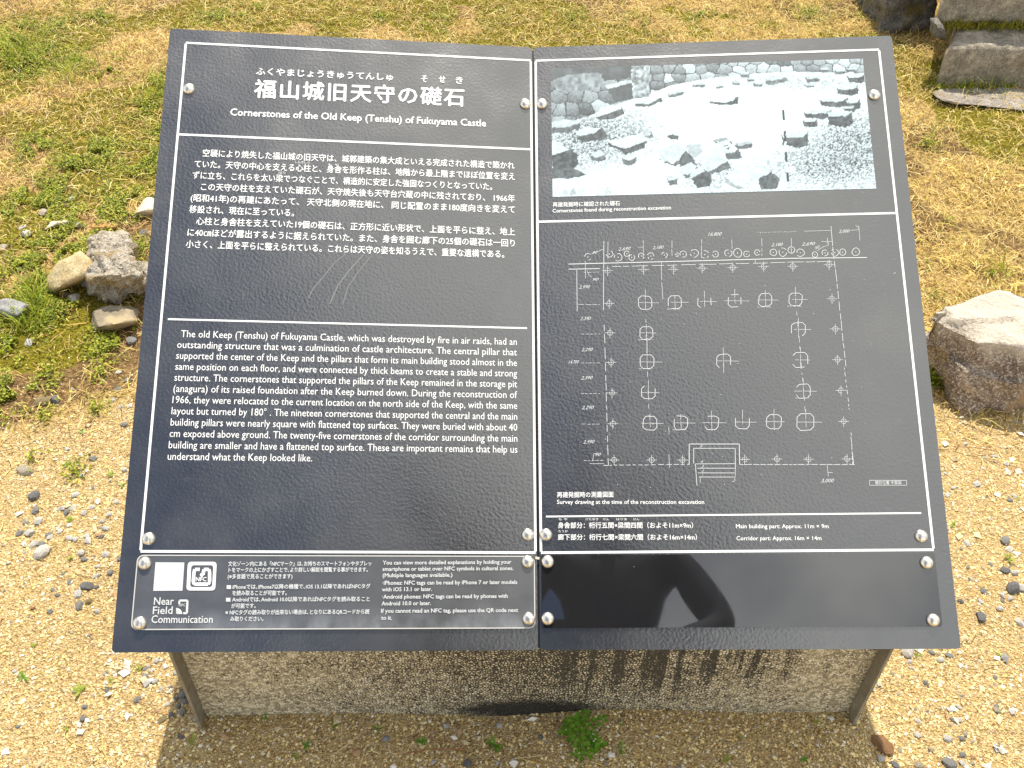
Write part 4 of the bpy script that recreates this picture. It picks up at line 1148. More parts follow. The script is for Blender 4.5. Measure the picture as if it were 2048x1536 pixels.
# single stones that can be told apart
for a in (('white', 142, 401, 17, 'round white pebble high in the moss left of the sign'), ('white', 155, 454, 22, 'lumpy white stone just right of the long cream stone'),
          ('white', 46, 459, 16, 'upper of two white stones in the moss near the left edge'), ('white', 53, 473, 22, 'lower of two white stones in the moss near the left edge'),
          ('cream', 9, 502, 26, 'cream stone cut by the left edge among the moss'), ('grey', 223, 424, 16, 'small grey and white pebble left of the pale block'),
          ('cream', 88, 429, 28, 'thin cream stone above the long cream one'), ('grey', 152, 497, 20, 'small grey stone touching the top of the tan stone'), ('white', 149, 598, 28, 'bright white pebble under the tan stone'),
          ('tan', 131, 590, 22, 'small brown pebble tucked under the tan stone'), ('white', 60, 688, 20, 'flat white pebble below the slate stone'), ('grey', 264, 682, 24, 'grey stone below the flat brown-grey stone at the panel edge'),
          ('dark', 288, 468, 20, 'dark stone beside the panel edge under the pale block'), ('cream', 49, 943, 34, 'large flat cream stone half buried in the sand at left'),
          ('dark', 69, 990, 26, 'squarish dark grey stone in the sand at left'), ('tan', 88, 806, 30, 'tan stone next to a small dark one by the grass edge'), ('dark', 112, 802, 19, 'small dark stone beside the tan stone at the grass edge'),
          ('white', 82, 1106, 34, 'largest white stone in the gravel at the left edge'), ('dark', 175, 1174, 25, 'largest dark pebble in the gravel left of the sign'), ('rust', 67, 1218, 9, 'tiny reddish chip in the gravel at left'),
          ('tan', 177, 1204, 16, 'orange-tan pebble below the large dark pebble'), ('rust', 1764, 1492, 46, 'oblong rust-brown stone in the sand right of the base'), ('white', 1761, 1517, 16, 'white pebble touching the rust-brown stone'),
          ('dark', 1788, 1530, 20, 'slate pebble at the bottom edge below the rust-brown stone'), ('grey', 1899, 1528, 28, 'mottled grey stone cut by the bottom edge at right'), ('dark', 2026, 1181, 30, 'big dark grey stone in the gravel at the right edge'),
          ('white', 2042, 1178, 22, 'white stone beside the big dark one at the right edge'), ('white', 1817, 1306, 26, 'long white pebble just under the right end of the panel'), ('dark', 2010, 1142, 20, 'flat blue-grey chip above the big dark stone'),
          ('grey', 2010, 1082, 23, 'grey pebble alone in the sand right of the sign'), ('dark', 1959, 1237, 22, 'thin dark chip standing in the sand right of the sign'), ('white', 2038, 1249, 22, 'white stone at the right edge near the panel corner'),
          ('dark', 361, 1474, 13, 'dark blue chip by the left foot of the base'), ('dark', 934, 1526, 18, 'black stone at the bottom edge left of the clover'), ('white', 999, 1448, 14, 'white stone in the shade in front of the base'),
          ('dark', 1082, 1474, 11, 'small black stone left of the clover'), ('rust', 1208, 1494, 12, 'small reddish stone right of the clover'), ('dark', 1919, 1205, 13, 'blue-grey pebble peeping out beside the right panel edge')):
    pebble(a[0], a[1], a[2], a[3], a[4], asp={44: .6}.get(a[3]), rot={('rust', 1764): -0.75}.get((a[0], a[1])))
o = pebble('tan', 325, 1440, 24, 'flat pinkish slab chip beside the left foot of the base', 0.5, 0.6)
# wood chip
p = ground_at(212, 459); bm = slab(rounded(-.026, -.006, .026, .006, .003, 2), 0, .007, .001)
wc = bm_obj('wood_chip', bm, m_wood); wc.location = (p[0], p[1], 0.004); wc.rotation_euler = (0.1, 0, 0.03); tag(wc, 'orange splinter of wood in the soil above the rubble lump', 'wood chip')
# look-alike pebbles: a label per colour and patch, shared by the whole patch
PATCH = {
 ('white', 'left'): [(68, 1088, 20), (78, 1042, 20), (59, 1067, 20), (140, 1077, 18), (152, 1081, 14), (169, 1027, 14), (219, 1032, 12), (234, 1005, 14), (213, 1059, 16), (134, 898, 11), (164, 951, 11), (150, 990, 16), (250, 942, 12), (163, 1108, 16), (213, 1111, 16), (196, 1135, 13), (194, 1155, 16), (157, 1189, 20), (194, 1223, 13), (105, 1257, 9), (28, 1343, 11), (23, 1407, 9), (238, 744, 15), (243, 816, 12), (228, 801, 12), (100, 1074, 15), (185, 1015, 12), (120, 1062, 14), (206, 1044, 11)],
 ('grey', 'left'): [(83, 1088, 15), (52, 1044, 13), (256, 762, 14), (238, 778, 15), (250, 851, 14), (187, 918, 16), (185, 976, 9), (134, 1026, 16), (70, 1021, 18), (38, 1066, 16), (96, 1070, 13), (170, 1121, 13), (193, 1175, 11), (160, 1212, 22), (106, 1181, 12), (115, 1191, 11), (101, 1225, 12), (213, 1380, 15), (275, 1399, 14), (170, 1415, 11), (167, 1438, 13), (37, 1453, 10), (140, 1166, 12), (128, 1150, 11), (221, 1148, 14), (240, 1120, 11)],
 ('white', 'base'): [(311, 1363, 13), (336, 1408, 13), (312, 1320, 12), (393, 1438, 12), (352, 1345, 11), (330, 1335, 10), (300, 1340, 9), (322, 1376, 10), (296, 1330, 10)],
 ('grey', 'base'): [(365, 1391, 20), (372, 1403, 15), (275, 1400, 15), (366, 1426, 14), (343, 1430, 12), (357, 1412, 11), (352, 1398, 12), (340, 1375, 11)],
 ('white', 'right'): [(1930, 888, 13), (1988, 913, 12), (1953, 970, 17), (1907, 978, 12), (2029, 992, 13), (2003, 1192, 14), (1933, 1088, 16), (1960, 1205, 12), (1997, 1219, 14), (1895, 992, 14), (1889, 948, 8), (2018, 1199, 15), (1880, 1319, 16), (1822, 1337, 10), (1960, 1323, 10), (1837, 1443, 14), (1898, 1420, 13), (1917, 1414, 13), (2022, 1423, 16), (1917, 1441, 12), (1834, 1470, 14), (1895, 1479, 18), (1757, 1370, 11), (1745, 1379, 10), (1925, 1526, 14), (1819, 1323, 12), (2029, 1147, 15), (1977, 1039, 9), (1916, 1155, 10), (1940, 1160, 11)],
 ('grey', 'right'): [(2020, 1000, 12), (1966, 1186, 16), (1936, 1136, 10), (2004, 1204, 10), (1863, 1304, 14), (1899, 1311, 16), (1906, 1440, 13), (1923, 1477, 15), (1925, 1511, 14), (1996, 1497, 17), (1850, 1367, 12), (1981, 1130, 12), (1993, 1412, 12), (1990, 1355, 10)],
 ('cream', 'right'): [(1993, 1420, 16), (1836, 1530, 18), (1800, 1500, 13), (1785, 1350, 12), (1930, 1468, 13), (1944, 1527, 12), (1860, 1500, 12)],
}
BANDS = dict(
    left=((0, 860, 'beside the English text'), (860, 970, 'below the English text'), (970, 1035, 'above the lower rivets'), (1035, 1070, 'level with the lower rivets'),
          (1070, 1100, 'below the lower rivets'), (1100, 1145, 'by the acrylic sheet top'), (1145, 1200, 'by the acrylic sheet middle'), (1200, 1290, 'by the acrylic sheet bottom'), (1290, 9999, 'lower than the panel corner')),
    base=((0, 1342, 'just under the panel'), (1342, 1385, 'halfway down the foot'), (1385, 1415, 'low down'), (1415, 9999, 'lowest')),
    right=((0, 960, 'just below the boulder'), (960, 1060, 'above the lower rivet'), (1060, 1145, 'beside the lower rivets'), (1145, 1215, 'beside the glossy sheet'), (1215, 1330, 'level with the panel corner'),
           (1330, 1400, 'just below the panel corner'), (1400, 1430, 'level with the base foot'), (1430, 1485, 'below the base foot'), (1485, 9999, 'at the bottom edge')))
SIDE = dict(left='left of the sign', base='by the left foot of the base', right='right of the sign')
GRP = dict(left='pebbles in the gravel left of the sign', base='pebbles clustered by the left foot of the base', right='pebbles on the bright sand right of the sign')
ORD = ['leftmost', 'second from left', 'third from left', 'fourth from left', 'fifth from left', 'sixth from left', 'seventh from left', 'eighth from left']
for (k_, w_), L_ in PATCH.items():
    for lo_, hi_, txt in BANDS[w_]:
        row = sorted(t for t in L_ if lo_ <= t[1] < hi_)
        for i, (x, y, s) in enumerate(row):
            lab = '%s pebble %s, %s' % (k_, SIDE[w_], txt) + ('' if len(row) == 1 else ', ' + ORD[i])
            pebble(k_, x, y, s, lab, group=KIND[k_][1] + ' ' + GRP[w_])

# ------------------------------------------------------------------ uncountable: sand grains, gravel, dry grass, moss
OCT_V = np.array([[1, 0, 0], [-1, 0, 0], [0, 1, 0], [0, -1, 0], [0, 0, 1], [0, 0, -1]], float)
OCT_F = np.array([[0, 2, 4], [2, 1, 4], [1, 3, 4], [3, 0, 4], [2, 0, 5], [1, 2, 5], [3, 1, 5], [0, 3, 5]])
def in_base(x, y, pad=0.0): return (x > bx0 - pad) & (x < bx1 + pad) & (y > YF - pad * 0.3) & (y < YB + pad)
def scatter(n, x0, x1, y0, y1, dens):
    x = rng.uniform(x0, x1, n); y = rng.uniform(y0, y1, n)
    keep = rng.random(n) < dens(x, y)
    keep &= ~in_base(x, y)
    return x[keep], y[keep]
def rot_z(v, a):
    c, s = np.cos(a)[:, None], np.sin(a)[:, None]
    return np.stack([v[..., 0] * c - v[..., 1] * s, v[..., 0] * s + v[..., 1] * c, v[..., 2]], -1)
def pick(cols, p, n, var=0.18):
    c = np.array(cols)[rng.choice(len(cols), n, p=np.array(p) / sum(p))]
    return np.clip(c * rng.uniform(1 - var, 1 + var, (n, 1)), 0, 0.9)
SANDC = [(0.78, 0.60, 0.27), (0.84, 0.70, 0.40), (0.60, 0.41, 0.16), (0.78, 0.73, 0.62), (0.36, 0.30, 0.23), (0.20, 0.18, 0.165), (0.44, 0.25, 0.11)]
def grains(name, x, y, smin, smax, cols, probs, label, flat=0.6, power=2.0, sink=0.25):
    n = len(x)
    s = smin + (smax - smin) * rng.random(n) ** power
    v = OCT_V[None] * (s[:, None, None] * rng.uniform(0.6, 1.3, (n, 1, 3)) * np.array([1, 1, flat]))
    v = v + rng.normal(0, 0.16, v.shape) * s[:, None, None]
    v = rot_z(v, rng.uniform(0, 6.28, n))
    v[..., 0] += x[:, None]; v[..., 1] += y[:, None]; v[..., 2] += (hgt(x, y) + s * sink)[:, None]
    f = OCT_F[None] + (np.arange(n) * 6)[:, None, None]
    c = np.repeat(pick(cols, probs, n), 6, 0)
    o = mesh_np(name, v.reshape(-1, 3), f.reshape(-1, 3), MAT['grain'], colors=c)
    return tag(o, label, kind='stuff')
def sand_d(x, y):
    s, m, l = masks(x, y)
    return np.clip(s * (1 - 0.35 * sstep(0.9, 1.4, y)) + 0.05, 0, 1)
x, y = scatter(125000, -1.15, 1.25, 0.36, 1.35, sand_d)
grains('coarse_sand', x, y, 0.0010, 0.0026, SANDC, [34, 30, 12, 9, 5, 2, 3], 'coarse yellow sand covering the ground round the sign')
def grav_d(x, y):
    s, m, l = masks(x, y)
    side = 0.10 + 0.9 * sstep(0.45, 0.62, fbm(x * 6, y * 6, 77, 3)) * (0.25 + sstep(-0.25, -0.45, x) * sstep(0.62, 0.75, y) + 0.55 * sstep(0.45, 0.62, x))
    return np.clip(s * side, 0, 1)
x, y = scatter(4200, -1.1, 1.2, 0.38, 1.35, grav_d)
grains('gravel', x, y, 0.003, 0.0075, [(0.74, 0.70, 0.62), (0.36, 0.35, 0.34), (0.20, 0.205, 0.22), (0.60, 0.48, 0.30), (0.40, 0.26, 0.14)], [50, 12, 4, 28, 6], 'small loose gravel lying on the sand', 0.6, 1.8, 0.30)

def blades(name, x, y, length, width, cols, probs, lift, label, mat, flat=0.75, dirbias=None, kind='stuff', z=None, curl=0.5):
    n = len(x)
    a = rng.uniform(0, 6.283, n) if dirbias is None else dirbias + rng.normal(0, 0.7, n)
    Ln = length[0] + (length[1] - length[0]) * rng.random(n) ** 1.6
    w = rng.uniform(width[0], width[1], n)
    b = a + rng.normal(0, curl, n)
    dx, dy = np.cos(a), np.sin(a); ex, ey = np.cos(b), np.sin(b)
    z0 = (hgt(x, y) if z is None else z) + rng.uniform(-0.001, lift * 0.6, n)
    up = rng.random(n) ** 2 * lift + 0.002
    steep = (rng.random(n) > flat)
    up = np.where(steep, up + Ln * rng.uniform(0.2, 0.6, n), up)
    p0 = np.stack([x, y, z0], 1)
    p1 = p0 + np.stack([dx * Ln * .5, dy * Ln * .5, up], 1)
    p2 = p1 + np.stack([ex * Ln * .5, ey * Ln * .5, np.where(steep, up * 0.4, -up * rng.uniform(0.2, 1.0, n))], 1)
    nx_, ny_ = -dy, dx
    tilt = rng.uniform(-0.6, 0.6, n)
    side = np.stack([nx_, ny_, tilt], 1) * (w / 2)[:, None]
    v = np.stack([p0 - side * .7, p0 + side * .7, p1 - side, p1 + side, p2 - side * .25, p2 + side * .25], 1)
    f = np.array([[0, 1, 3, 2], [2, 3, 5, 4]])[None] + (np.arange(n) * 6)[:, None, None]
    c = np.repeat(pick(cols, probs, n, 0.25), 6, 0)
    o = mesh_np(name, v.reshape(-1, 3), f.reshape(-1, 4), mat, colors=c)
    return tag(o, label, kind=kind)
STRAW = [(0.78, 0.59, 0.22), (0.86, 0.70, 0.34), (0.60, 0.42, 0.13), (0.40, 0.25, 0.09), (0.66, 0.58, 0.15), (0.20, 0.13, 0.06)]
def straw_d(x, y):
    s, m, l = masks(x, y)
    r = 0.22 + 0.78 * sstep(0.35, 0.7, x)
    far = sstep(1.6, 2.3, y) * 0.5
    return np.clip((1 - s) * np.maximum(r, far + 0.25) * (1 - 0.45 * m) * (0.35 + 0.65 * sstep(0.35, 0.6, fbm(x * 9, y * 9, 90, 3))), 0, 1)
x, y = scatter(330000, -1.9, 2.0, 1.02, 3.5, straw_d)
xq, yq = scatter(150000, -3.0, 3.2, 1.02, 4.6, straw_d); kq = (xq < -1.9) | (xq > 2.0) | (yq > 3.5)
x, y = np.concatenate([x, xq[kq]]), np.concatenate([y, yq[kq]])
blades('dry_grass', x, y, (0.010, 0.046), (0.0008, 0.0021), STRAW, [30, 24, 20, 10, 12, 10], 0.011, 'matted dry straw-coloured grass behind and beside the sign', MAT['blade'], 0.93)
# litter of needles over the bare soil at the back, pinkish brown
def needle_d(x, y):
    s, m, l = masks(x, y)
    return np.clip((1 - s) * (0.25 + 0.75 * sstep(1.3, 1.7, y)) * (1 - 0.5 * m) * sstep(0.75, 0.3, x), 0, 1)
x, y = scatter(70000, -1.9, 1.2, 1.05, 3.5, needle_d)
blades('needle_litter', x, y, (0.010, 0.034), (0.0010, 0.0022), [(0.66, 0.43, 0.21), (0.74, 0.54, 0.29), (0.42, 0.24, 0.10), (0.24, 0.14, 0.06), (0.80, 0.66, 0.38)], [26, 22, 18, 10, 14], 0.006, 'brown needles and plant litter strewn over the mossy soil', MAT['blade'], 0.97)
# short straws lying on the sand near the sign
x, y = scatter(1500, -0.95, 1.1, 0.40, 1.2, lambda x, y: 0.25 + 0.75 * (np.hypot(x - 0.0, y - 0.56) < 0.35))
blades('loose_straw', x, y, (0.010, 0.055), (0.0007, 0.0014), STRAW[:3] + [(0.42, 0.19, 0.09)], [40, 30, 15, 10], 0.004, 'loose bits of straw on the sand', MAT['blade'], 0.97)

def leaflets(name, x, y, smin, smax, cols, probs, hmax, label):
    n = len(x); s = rng.uniform(smin, smax, n)
    q = np.array([[-1, 0, 0], [0, -.75, .15], [1, 0, 0], [0, .75, .15]])[None] * s[:, None, None]
    a = rng.uniform(0, 6.283, n)
    q = rot_z(q, a)
    tx, ty = rng.normal(0, .35, n), rng.normal(0, .35, n)
    q[..., 2] += q[..., 0] * tx[:, None] + q[..., 1] * ty[:, None]
    q[..., 0] += x[:, None]; q[..., 1] += y[:, None]; q[..., 2] += (hgt(x, y) + 0.0015 + hmax * rng.random(n) ** 1.4)[:, None]
    f = np.array([[0, 1, 2], [0, 2, 3]])[None] + (np.arange(n) * 4)[:, None, None]
    c = np.repeat(pick(cols, probs, n, 0.3), 4, 0)
    return tag(mesh_np(name, q.reshape(-1, 3), f.reshape(-1, 3), MAT['green'], colors=c), label, kind='stuff')
GREEN = [(0.20, 0.25, 0.010), (0.32, 0.36, 0.018), (0.46, 0.47, 0.04), (0.09, 0.125, 0.008), (0.54, 0.52, 0.09)]
OLIVE = [(0.24, 0.20, 0.012), (0.36, 0.30, 0.02), (0.13, 0.11, 0.010), (0.46, 0.38, 0.05)]
# clover-like patches read from the photograph: pixel centre, radius in pixels, weight
GP = [(60, 130, 75, 1.0), (20, 95, 45, 1.0), (150, 130, 60, .6), (220, 150, 55, .7), (330, 160, 40, .7), (70, 300, 50, .9), (40, 60, 60, .6), (155, 330, 60, .9), (100, 400, 75, .8), (200, 300, 55, .8), (240, 420, 60, .9),
      (290, 330, 60, .9), (60, 390, 50, .7), (170, 440, 50, .7), (60, 530, 70, .9), (140, 500, 70, .9), (110, 610, 45, 1.0), (30, 640, 60, .9), (90, 620, 40, .9), (195, 640, 25, .9), (270, 500, 40, .6), (280, 580, 25, .5), (210, 690, 40, .7), (240, 680, 40, .7),
      (30, 690, 55, .7), (20, 790, 55, .8), (70, 745, 45, .6), (120, 770, 40, .3), (200, 745, 40, .3), (190, 820, 35, .3), (85, 835, 35, .3), (150, 945, 40, .25), (60, 920, 30, .2), (290, 220, 40, .8), (320, 260, 40, .5), (200, 40, 40, .7), (240, 10, 40, .5), (120, 60, 50, .5),
      (1850, 290, 30, .3), (1900, 440, 30, .2), (1990, 350, 45, .12), (1985, 548, 24, .4), (1950, 590, 40, .2), (1870, 590, 30, .2), (1960, 300, 45, .12), (1860, 530, 30, .15), (1920, 500, 50, .12),
      (500, 25, 50, .5), (640, 60, 40, .35), (760, 30, 40, .35), (880, 40, 60, .4), (1000, 30, 50, .3), (1150, 40, 50, .35), (1280, 50, 60, .4), (1400, 30, 50, .35), (1500, 60, 60, .4), (1620, 30, 60, .4), (1720, 40, 40, .3), (430, 40, 60, .5),
      (1880, 170, 20, .5), (1920, 172, 25, .6), (2030, 176, 25, .6), (1860, 700, 16, .9), (1862, 760, 18, .8)]
gxs, gys, gws = [], [], []
for (cx, cy, r, w_) in GP:
    c0 = ground_at(cx, cy); m = px_size(c0); R_ = r * m
    n = int(5200 * min(1.0, w_ * w_ * 1.3) * (R_ / 0.08) ** 1.4)
    ang = rng.uniform(0, 6.283, n); rad = R_ * np.abs(rng.normal(0, 0.62, n))
    gx_ = c0[0] + rad * np.cos(ang); gy_ = c0[1] + rad * np.sin(ang) * 1.35
    k = fbm(gx_ * 26, gy_ * 26, 55, 3) > 0.50 - 0.10 * w_
    gxs.append(gx_[k]); gys.append(gy_[k])
x = np.concatenate(gxs); y = np.concatenate(gys); k = ~in_base(x, y); x, y = x[k], y[k]
leaflets('clover_carpet', x, y, 0.0014, 0.0034, GREEN, [26, 26, 16, 18, 8], 0.012, 'low green clover and weed carpet growing in patches through the dry grass')
def moss_d(x, y):
    s, m, l = masks(x, y)
    return np.clip(m * (1 - s), 0, 1)
x, y = scatter(150000, -2.4, 2.4, 1.05, 4.0, moss_d)
leaflets('moss', x, y, 0.0012, 0.0034, OLIVE + GREEN[:1], [30, 26, 18, 16, 10], 0.006, 'olive moss cushions on the soil behind the sign')
# taller green grass
TUFT = [(25, 115, 60, 500), (60, 640, 40, 500), (75, 590, 40, 350), (215, 575, 12, 60), (1925, 172, 22, 260), (1990, 176, 40, 200), (1880, 175, 14, 120), (1862, 720, 12, 120), (1862, 765, 12, 120), (330, 190, 40, 200), (2000, 545, 22, 50), (1860, 285, 22, 40), (150, 150, 60, 300)]
tx_, ty_ = [], []
for (cx, cy, r, n) in TUFT:
    c0 = ground_at(cx, cy); R_ = r * px_size(c0)
    tx_.append(c0[0] + rng.normal(0, R_ * .5, n)); ty_.append(c0[1] + rng.normal(0, R_ * .7, n))
blades('green_grass', np.concatenate(tx_), np.concatenate(ty_), (0.012, 0.045), (0.0010, 0.0022), GREEN + [(0.30, 0.46, 0.05)], [20, 22, 18, 14, 10, 16], 0.012, 'short fresh green grass between the stones and at the step', MAT['green'], 0.35)
# moss and weeds on the steps
n = 2600
x = rng.uniform(x2, x2 + 1.0, n); yq = YS2 - np.abs(rng.normal(0, 0.012, n)) - 0.002
blades('step_weeds', x, yq, (0.008, 0.028), (0.001, 0.0022), OLIVE + GREEN, [20, 18, 10, 14, 12, 12, 8, 8, 6], 0.01, 'moss and small weeds along the joint between the two steps', MAT['green'], 0.4, z=np.full(n, ztop + 0.004))

# ------------------------------------------------------------------ clover plant and sprouts in front of the base
def trifoliate(bm, c, r, az, tilt, nrm_j):
    for k in range(3):
        a = az + k * 2.094
        ux, uy = math.cos(a), math.sin(a); px, py = -uy, ux
        pts = [(0.05, 0), (0.45, -.38), (0.85, -.42), (0.98, -.12), (0.90, 0.0), (0.98, .12), (0.85, .42), (0.45, .38)]
        vs = []
        for (q, s) in pts:
            z = 0.22 * abs(s) * r + q * r * (tilt * math.cos(a - nrm_j))
            vs.append(bm.verts.new((c[0] + (ux * q + px * s) * r, c[1] + (uy * q + py * s) * r, c[2] + z)))
        bm.faces.new((vs[0], vs[1], vs[2], vs[3], vs[4])); bm.faces.new((vs[0], vs[4], vs[5], vs[6], vs[7]))
def leaf_mat(name, c1, c2):
    k = M(name, 0.45, spec=0.4); col = k.ramp(k.noise(120, 3.0), [(0.3, c1), (0.7, c2)]); k.color(col)
    t = k.n('ShaderNodeBsdfTranslucent'); k.l(col, t.inputs['Color']); mx = k.n('ShaderNodeMixShader', Fac=0.3)
    k.l(k.b.outputs[0], mx.inputs[1]); k.l(t.outputs[0], mx.inputs[2]); k.l(mx.outputs[0], k.nt.nodes['Material Output'].inputs['Surface'])
    return k.m
m_leaf = leaf_mat('clover_leaf', (0.09, 0.23, 0.012), (0.20, 0.42, 0.03))
m_stem = plain('leaf_stem', (0.20, 0.26, 0.06), 0.6)
cpos = ground_at(1163, 1466)
clover = empty('clover_plant', (cpos[0], cpos[1], float(hgt(np.array(cpos[0]), np.array(cpos[1])))))
tag(clover, 'clump of bright green clover growing in the sand in front of the base', 'plant')
rc = random.Random(4)
CL = [(1175, 1426), (1195, 1441), (1208, 1437), (1150, 1436), (1160, 1443), (1135, 1447), (1145, 1456), (1128, 1462), (1158, 1456), (1172, 1452), (1140, 1470), (1155, 1472), (1170, 1468), (1182, 1470), (1190, 1478), (1201, 1486), (1176, 1484), (1164, 1482),
      (1150, 1486), (1142, 1480), (1158, 1497), (1150, 1508), (1172, 1500), (1182, 1492), (1190, 1498), (1176, 1508), (1132, 1455), (1166, 1432), (1143, 1444), (1186, 1462), (1160, 1512), (1196, 1492)]
for (x, y) in CL:
    h_ = rc.uniform(0.008, 0.024)
    p = ground_at(x, y, clover.location.z + h_) - np.array(clover.location)
    bm = bmesh.new(); trifoliate(bm, (p[0], p[1], h_), rc.uniform(0.0058, 0.0085), rc.uniform(0, 6.28), rc.uniform(-.25, .25), rc.uniform(0, 6.28))
    bm_obj('leaf', bm, m_leaf, clover)
bm = bmesh.new()
for (x, y) in CL:
    p = ground_at(x, y, clover.location.z + .012) - np.array(clover.location)
    b0 = Vector((p[0] * 0.45, p[1] * 0.45, 0)); b1 = Vector((p[0], p[1], 0.013)); w_ = Vector((0.0006, 0.0004, 0))
    bm.faces.new([bm.verts.new(q) for q in (b0 - w_, b0 + w_, b1 + w_, b1 - w_)])
bm_obj('stems', bm, m_stem, clover)

def sprout(x, y, size, nleaf, label, kind='leaf', mat=None):
    p = ground_at(x, y); m = px_size(p); R_ = size * m
    r_ = random.Random(int(x * 7 + y))
    root = empty('weed_sprout', (p[0], p[1], float(hgt(np.array(p[0]), np.array(p[1])))))
    tag(root, label, 'weed')
    for k in range(nleaf):
        a = r_.uniform(0, 6.28); Lf = R_ * r_.uniform(.5, 1.0); w_ = Lf * (0.16 if kind == 'grass' else 0.36); up = r_.uniform(.25, .8)
        bm = bmesh.new()
        ux, uy = math.cos(a), math.sin(a)
        prof = [(0, .15, 0), (.35, 1.0, .45), (.7, .8, .75), (1, .06, .8)]
        prev = None
        for (q, ww, z) in prof:
            l_ = bm.verts.new((ux * q * Lf - uy * w_ / 2 * ww, uy * q * Lf + ux * w_ / 2 * ww, z * Lf * up + .001))
            r2_ = bm.verts.new((ux * q * Lf + uy * w_ / 2 * ww, uy * q * Lf - ux * w_ / 2 * ww, z * Lf * up + .001))
            if prev: bm.faces.new((prev[0], prev[1], r2_, l_))
            prev = (l_, r2_)
        bm_obj('leaf', bm, mat or m_leaf, root)
m_lime = leaf_mat('lime_leaf', (0.22, 0.30, 0.03), (0.38, 0.44, 0.07))
for a in ((843, 1484, 17, 7, 'round-leaved weed sprout in front of the left half of the base', 'leaf', m_leaf), (990, 1488, 26, 13, 'spiky grass-like sprout in front of the base left of the clover', 'grass', m_leaf), (612, 1492, 16, 6, 'small two-leaved sprout in the shaded sand below the left text panel', 'leaf', m_leaf),
          (594, 1514, 12, 5, 'tiny lime sprout nearest the bottom edge below the left panel', 'leaf', m_lime), (672, 1455, 14, 6, 'sprout close to the base under the middle of the left panel', 'leaf', m_leaf), (757, 1460, 14, 7, 'sprout with a stem close to the base, right of the last one', 'grass', m_leaf),
          (386, 1484, 18, 9, 'grassy sprout at the left foot of the base', 'grass', m_lime), (530, 1438, 16, 8, 'dull sprout touching the left part of the base', 'grass', m_leaf), (1241, 1459, 11, 5, 'little sprout right of the clover', 'grass', m_leaf), (1240, 1505, 20, 9, 'thin grassy sprout below and right of the clover', 'grass', m_leaf),
          (1482, 1478, 10, 5, 'small lime sprout in the sand in front of the right half of the base', 'leaf', m_lime), (1455, 1520, 18, 9, 'mossy sprout at the bottom edge in front of the right half of the base', 'grass', m_lime), (1632, 1445, 14, 8, 'moss-green sprout near the right foot of the base', 'grass', m_lime),
          (1605, 1522, 14, 7, 'sprout at the bottom edge below the right foot of the base', 'leaf', m_leaf), (68, 1296, 12, 5, 'lime sprout in the sand at far left', 'leaf', m_lime), (160, 1383, 18, 9, 'lime sprout with several leaves in the sand at lower left', 'leaf', m_lime), (47, 1357, 18, 14, 'olive cushion of weed in the sand at far left', 'grass', m_leaf),
          (134, 1458, 12, 5, 'tiny lime sprout low in the left sand', 'leaf', m_lime), (224, 1364, 16, 9, 'olive sprout near the lower left panel corner', 'grass', m_lime), (280, 1340, 18, 9, 'olive sprout just below the lower left panel corner', 'grass', m_lime), (135, 932, 16, 9, 'yellow-green rosette in the sand left of the sign', 'leaf', m_lime),
          (226, 950, 14, 7, 'yellow-green rosette near the left panel edge', 'leaf', m_lime), (244, 973, 12, 6, 'small rosette touching the left panel edge', 'leaf', m_lime), (142, 1043, 12, 6, 'lime rosette among the white gravel', 'leaf', m_lime), (141, 1116, 14, 6, 'lime sprout beside the largest white stone', 'leaf', m_lime),
          (2017, 1119, 16, 9, 'lime weed in the gravel above the big dark stone', 'leaf', m_lime), (1905, 1052, 12, 6, 'small lime weed close to the right panel edge', 'leaf', m_lime), (1950, 1067, 10, 6, 'dark weed in the sand right of the sign', 'grass', m_leaf), (1835, 1312, 14, 7, 'green weed beside the long white pebble', 'grass', m_leaf), (1999, 1312, 14, 8, 'brownish weed in the sand at far right', 'grass', m_lime),
          (2036, 1002, 14, 7, 'olive weed by the white pebbles at the right edge', 'grass', m_lime), (165, 866, 10, 5, 'tiny green sprout at the edge of the left grass', 'leaf', m_leaf), (18, 430, 18, 9, 'pale yellow-green rosette at the left edge of the moss', 'leaf', m_lime), (47, 546, 16, 9, 'yellow-green rosette between the slate and the moss', 'leaf', m_lime)):
    sprout(*a)
# thin stalks and twigs one can pick out
def stalk(pts, w, mat, label, name='straw_stalk'):
    bm = bmesh.new(); P = []
    for (x, y, z) in pts: P.append(ground_at(x, y, z))
    c0 = P[0].copy(); prev = None
    for i, p in enumerate(P):
        q = Vector(p - c0); d = Vector(P[min(i + 1, len(P) - 1)] - P[max(i - 1, 0)]).normalized()
        s1 = d.cross(Vector((0, 0, 1))).normalized() * w; s2 = d.cross(s1).normalized() * w
        ring = [bm.verts.new(q + v) for v in (s1, s2, -s1, -s2)]
        if prev:
            for k in range(4): bm.faces.new((prev[k], prev[(k + 1) % 4], ring[(k + 1) % 4], ring[k]))
        prev = ring
    o = bm_obj(name, bm, mat, smooth=True); o.location = c0
    return tag(o, label, 'stalk')
m_straw = plain('dry_stalk', (0.60, 0.48, 0.26), 0.6); m_twig = plain('red_brown_twig', (0.30, 0.13, 0.06), 0.7)
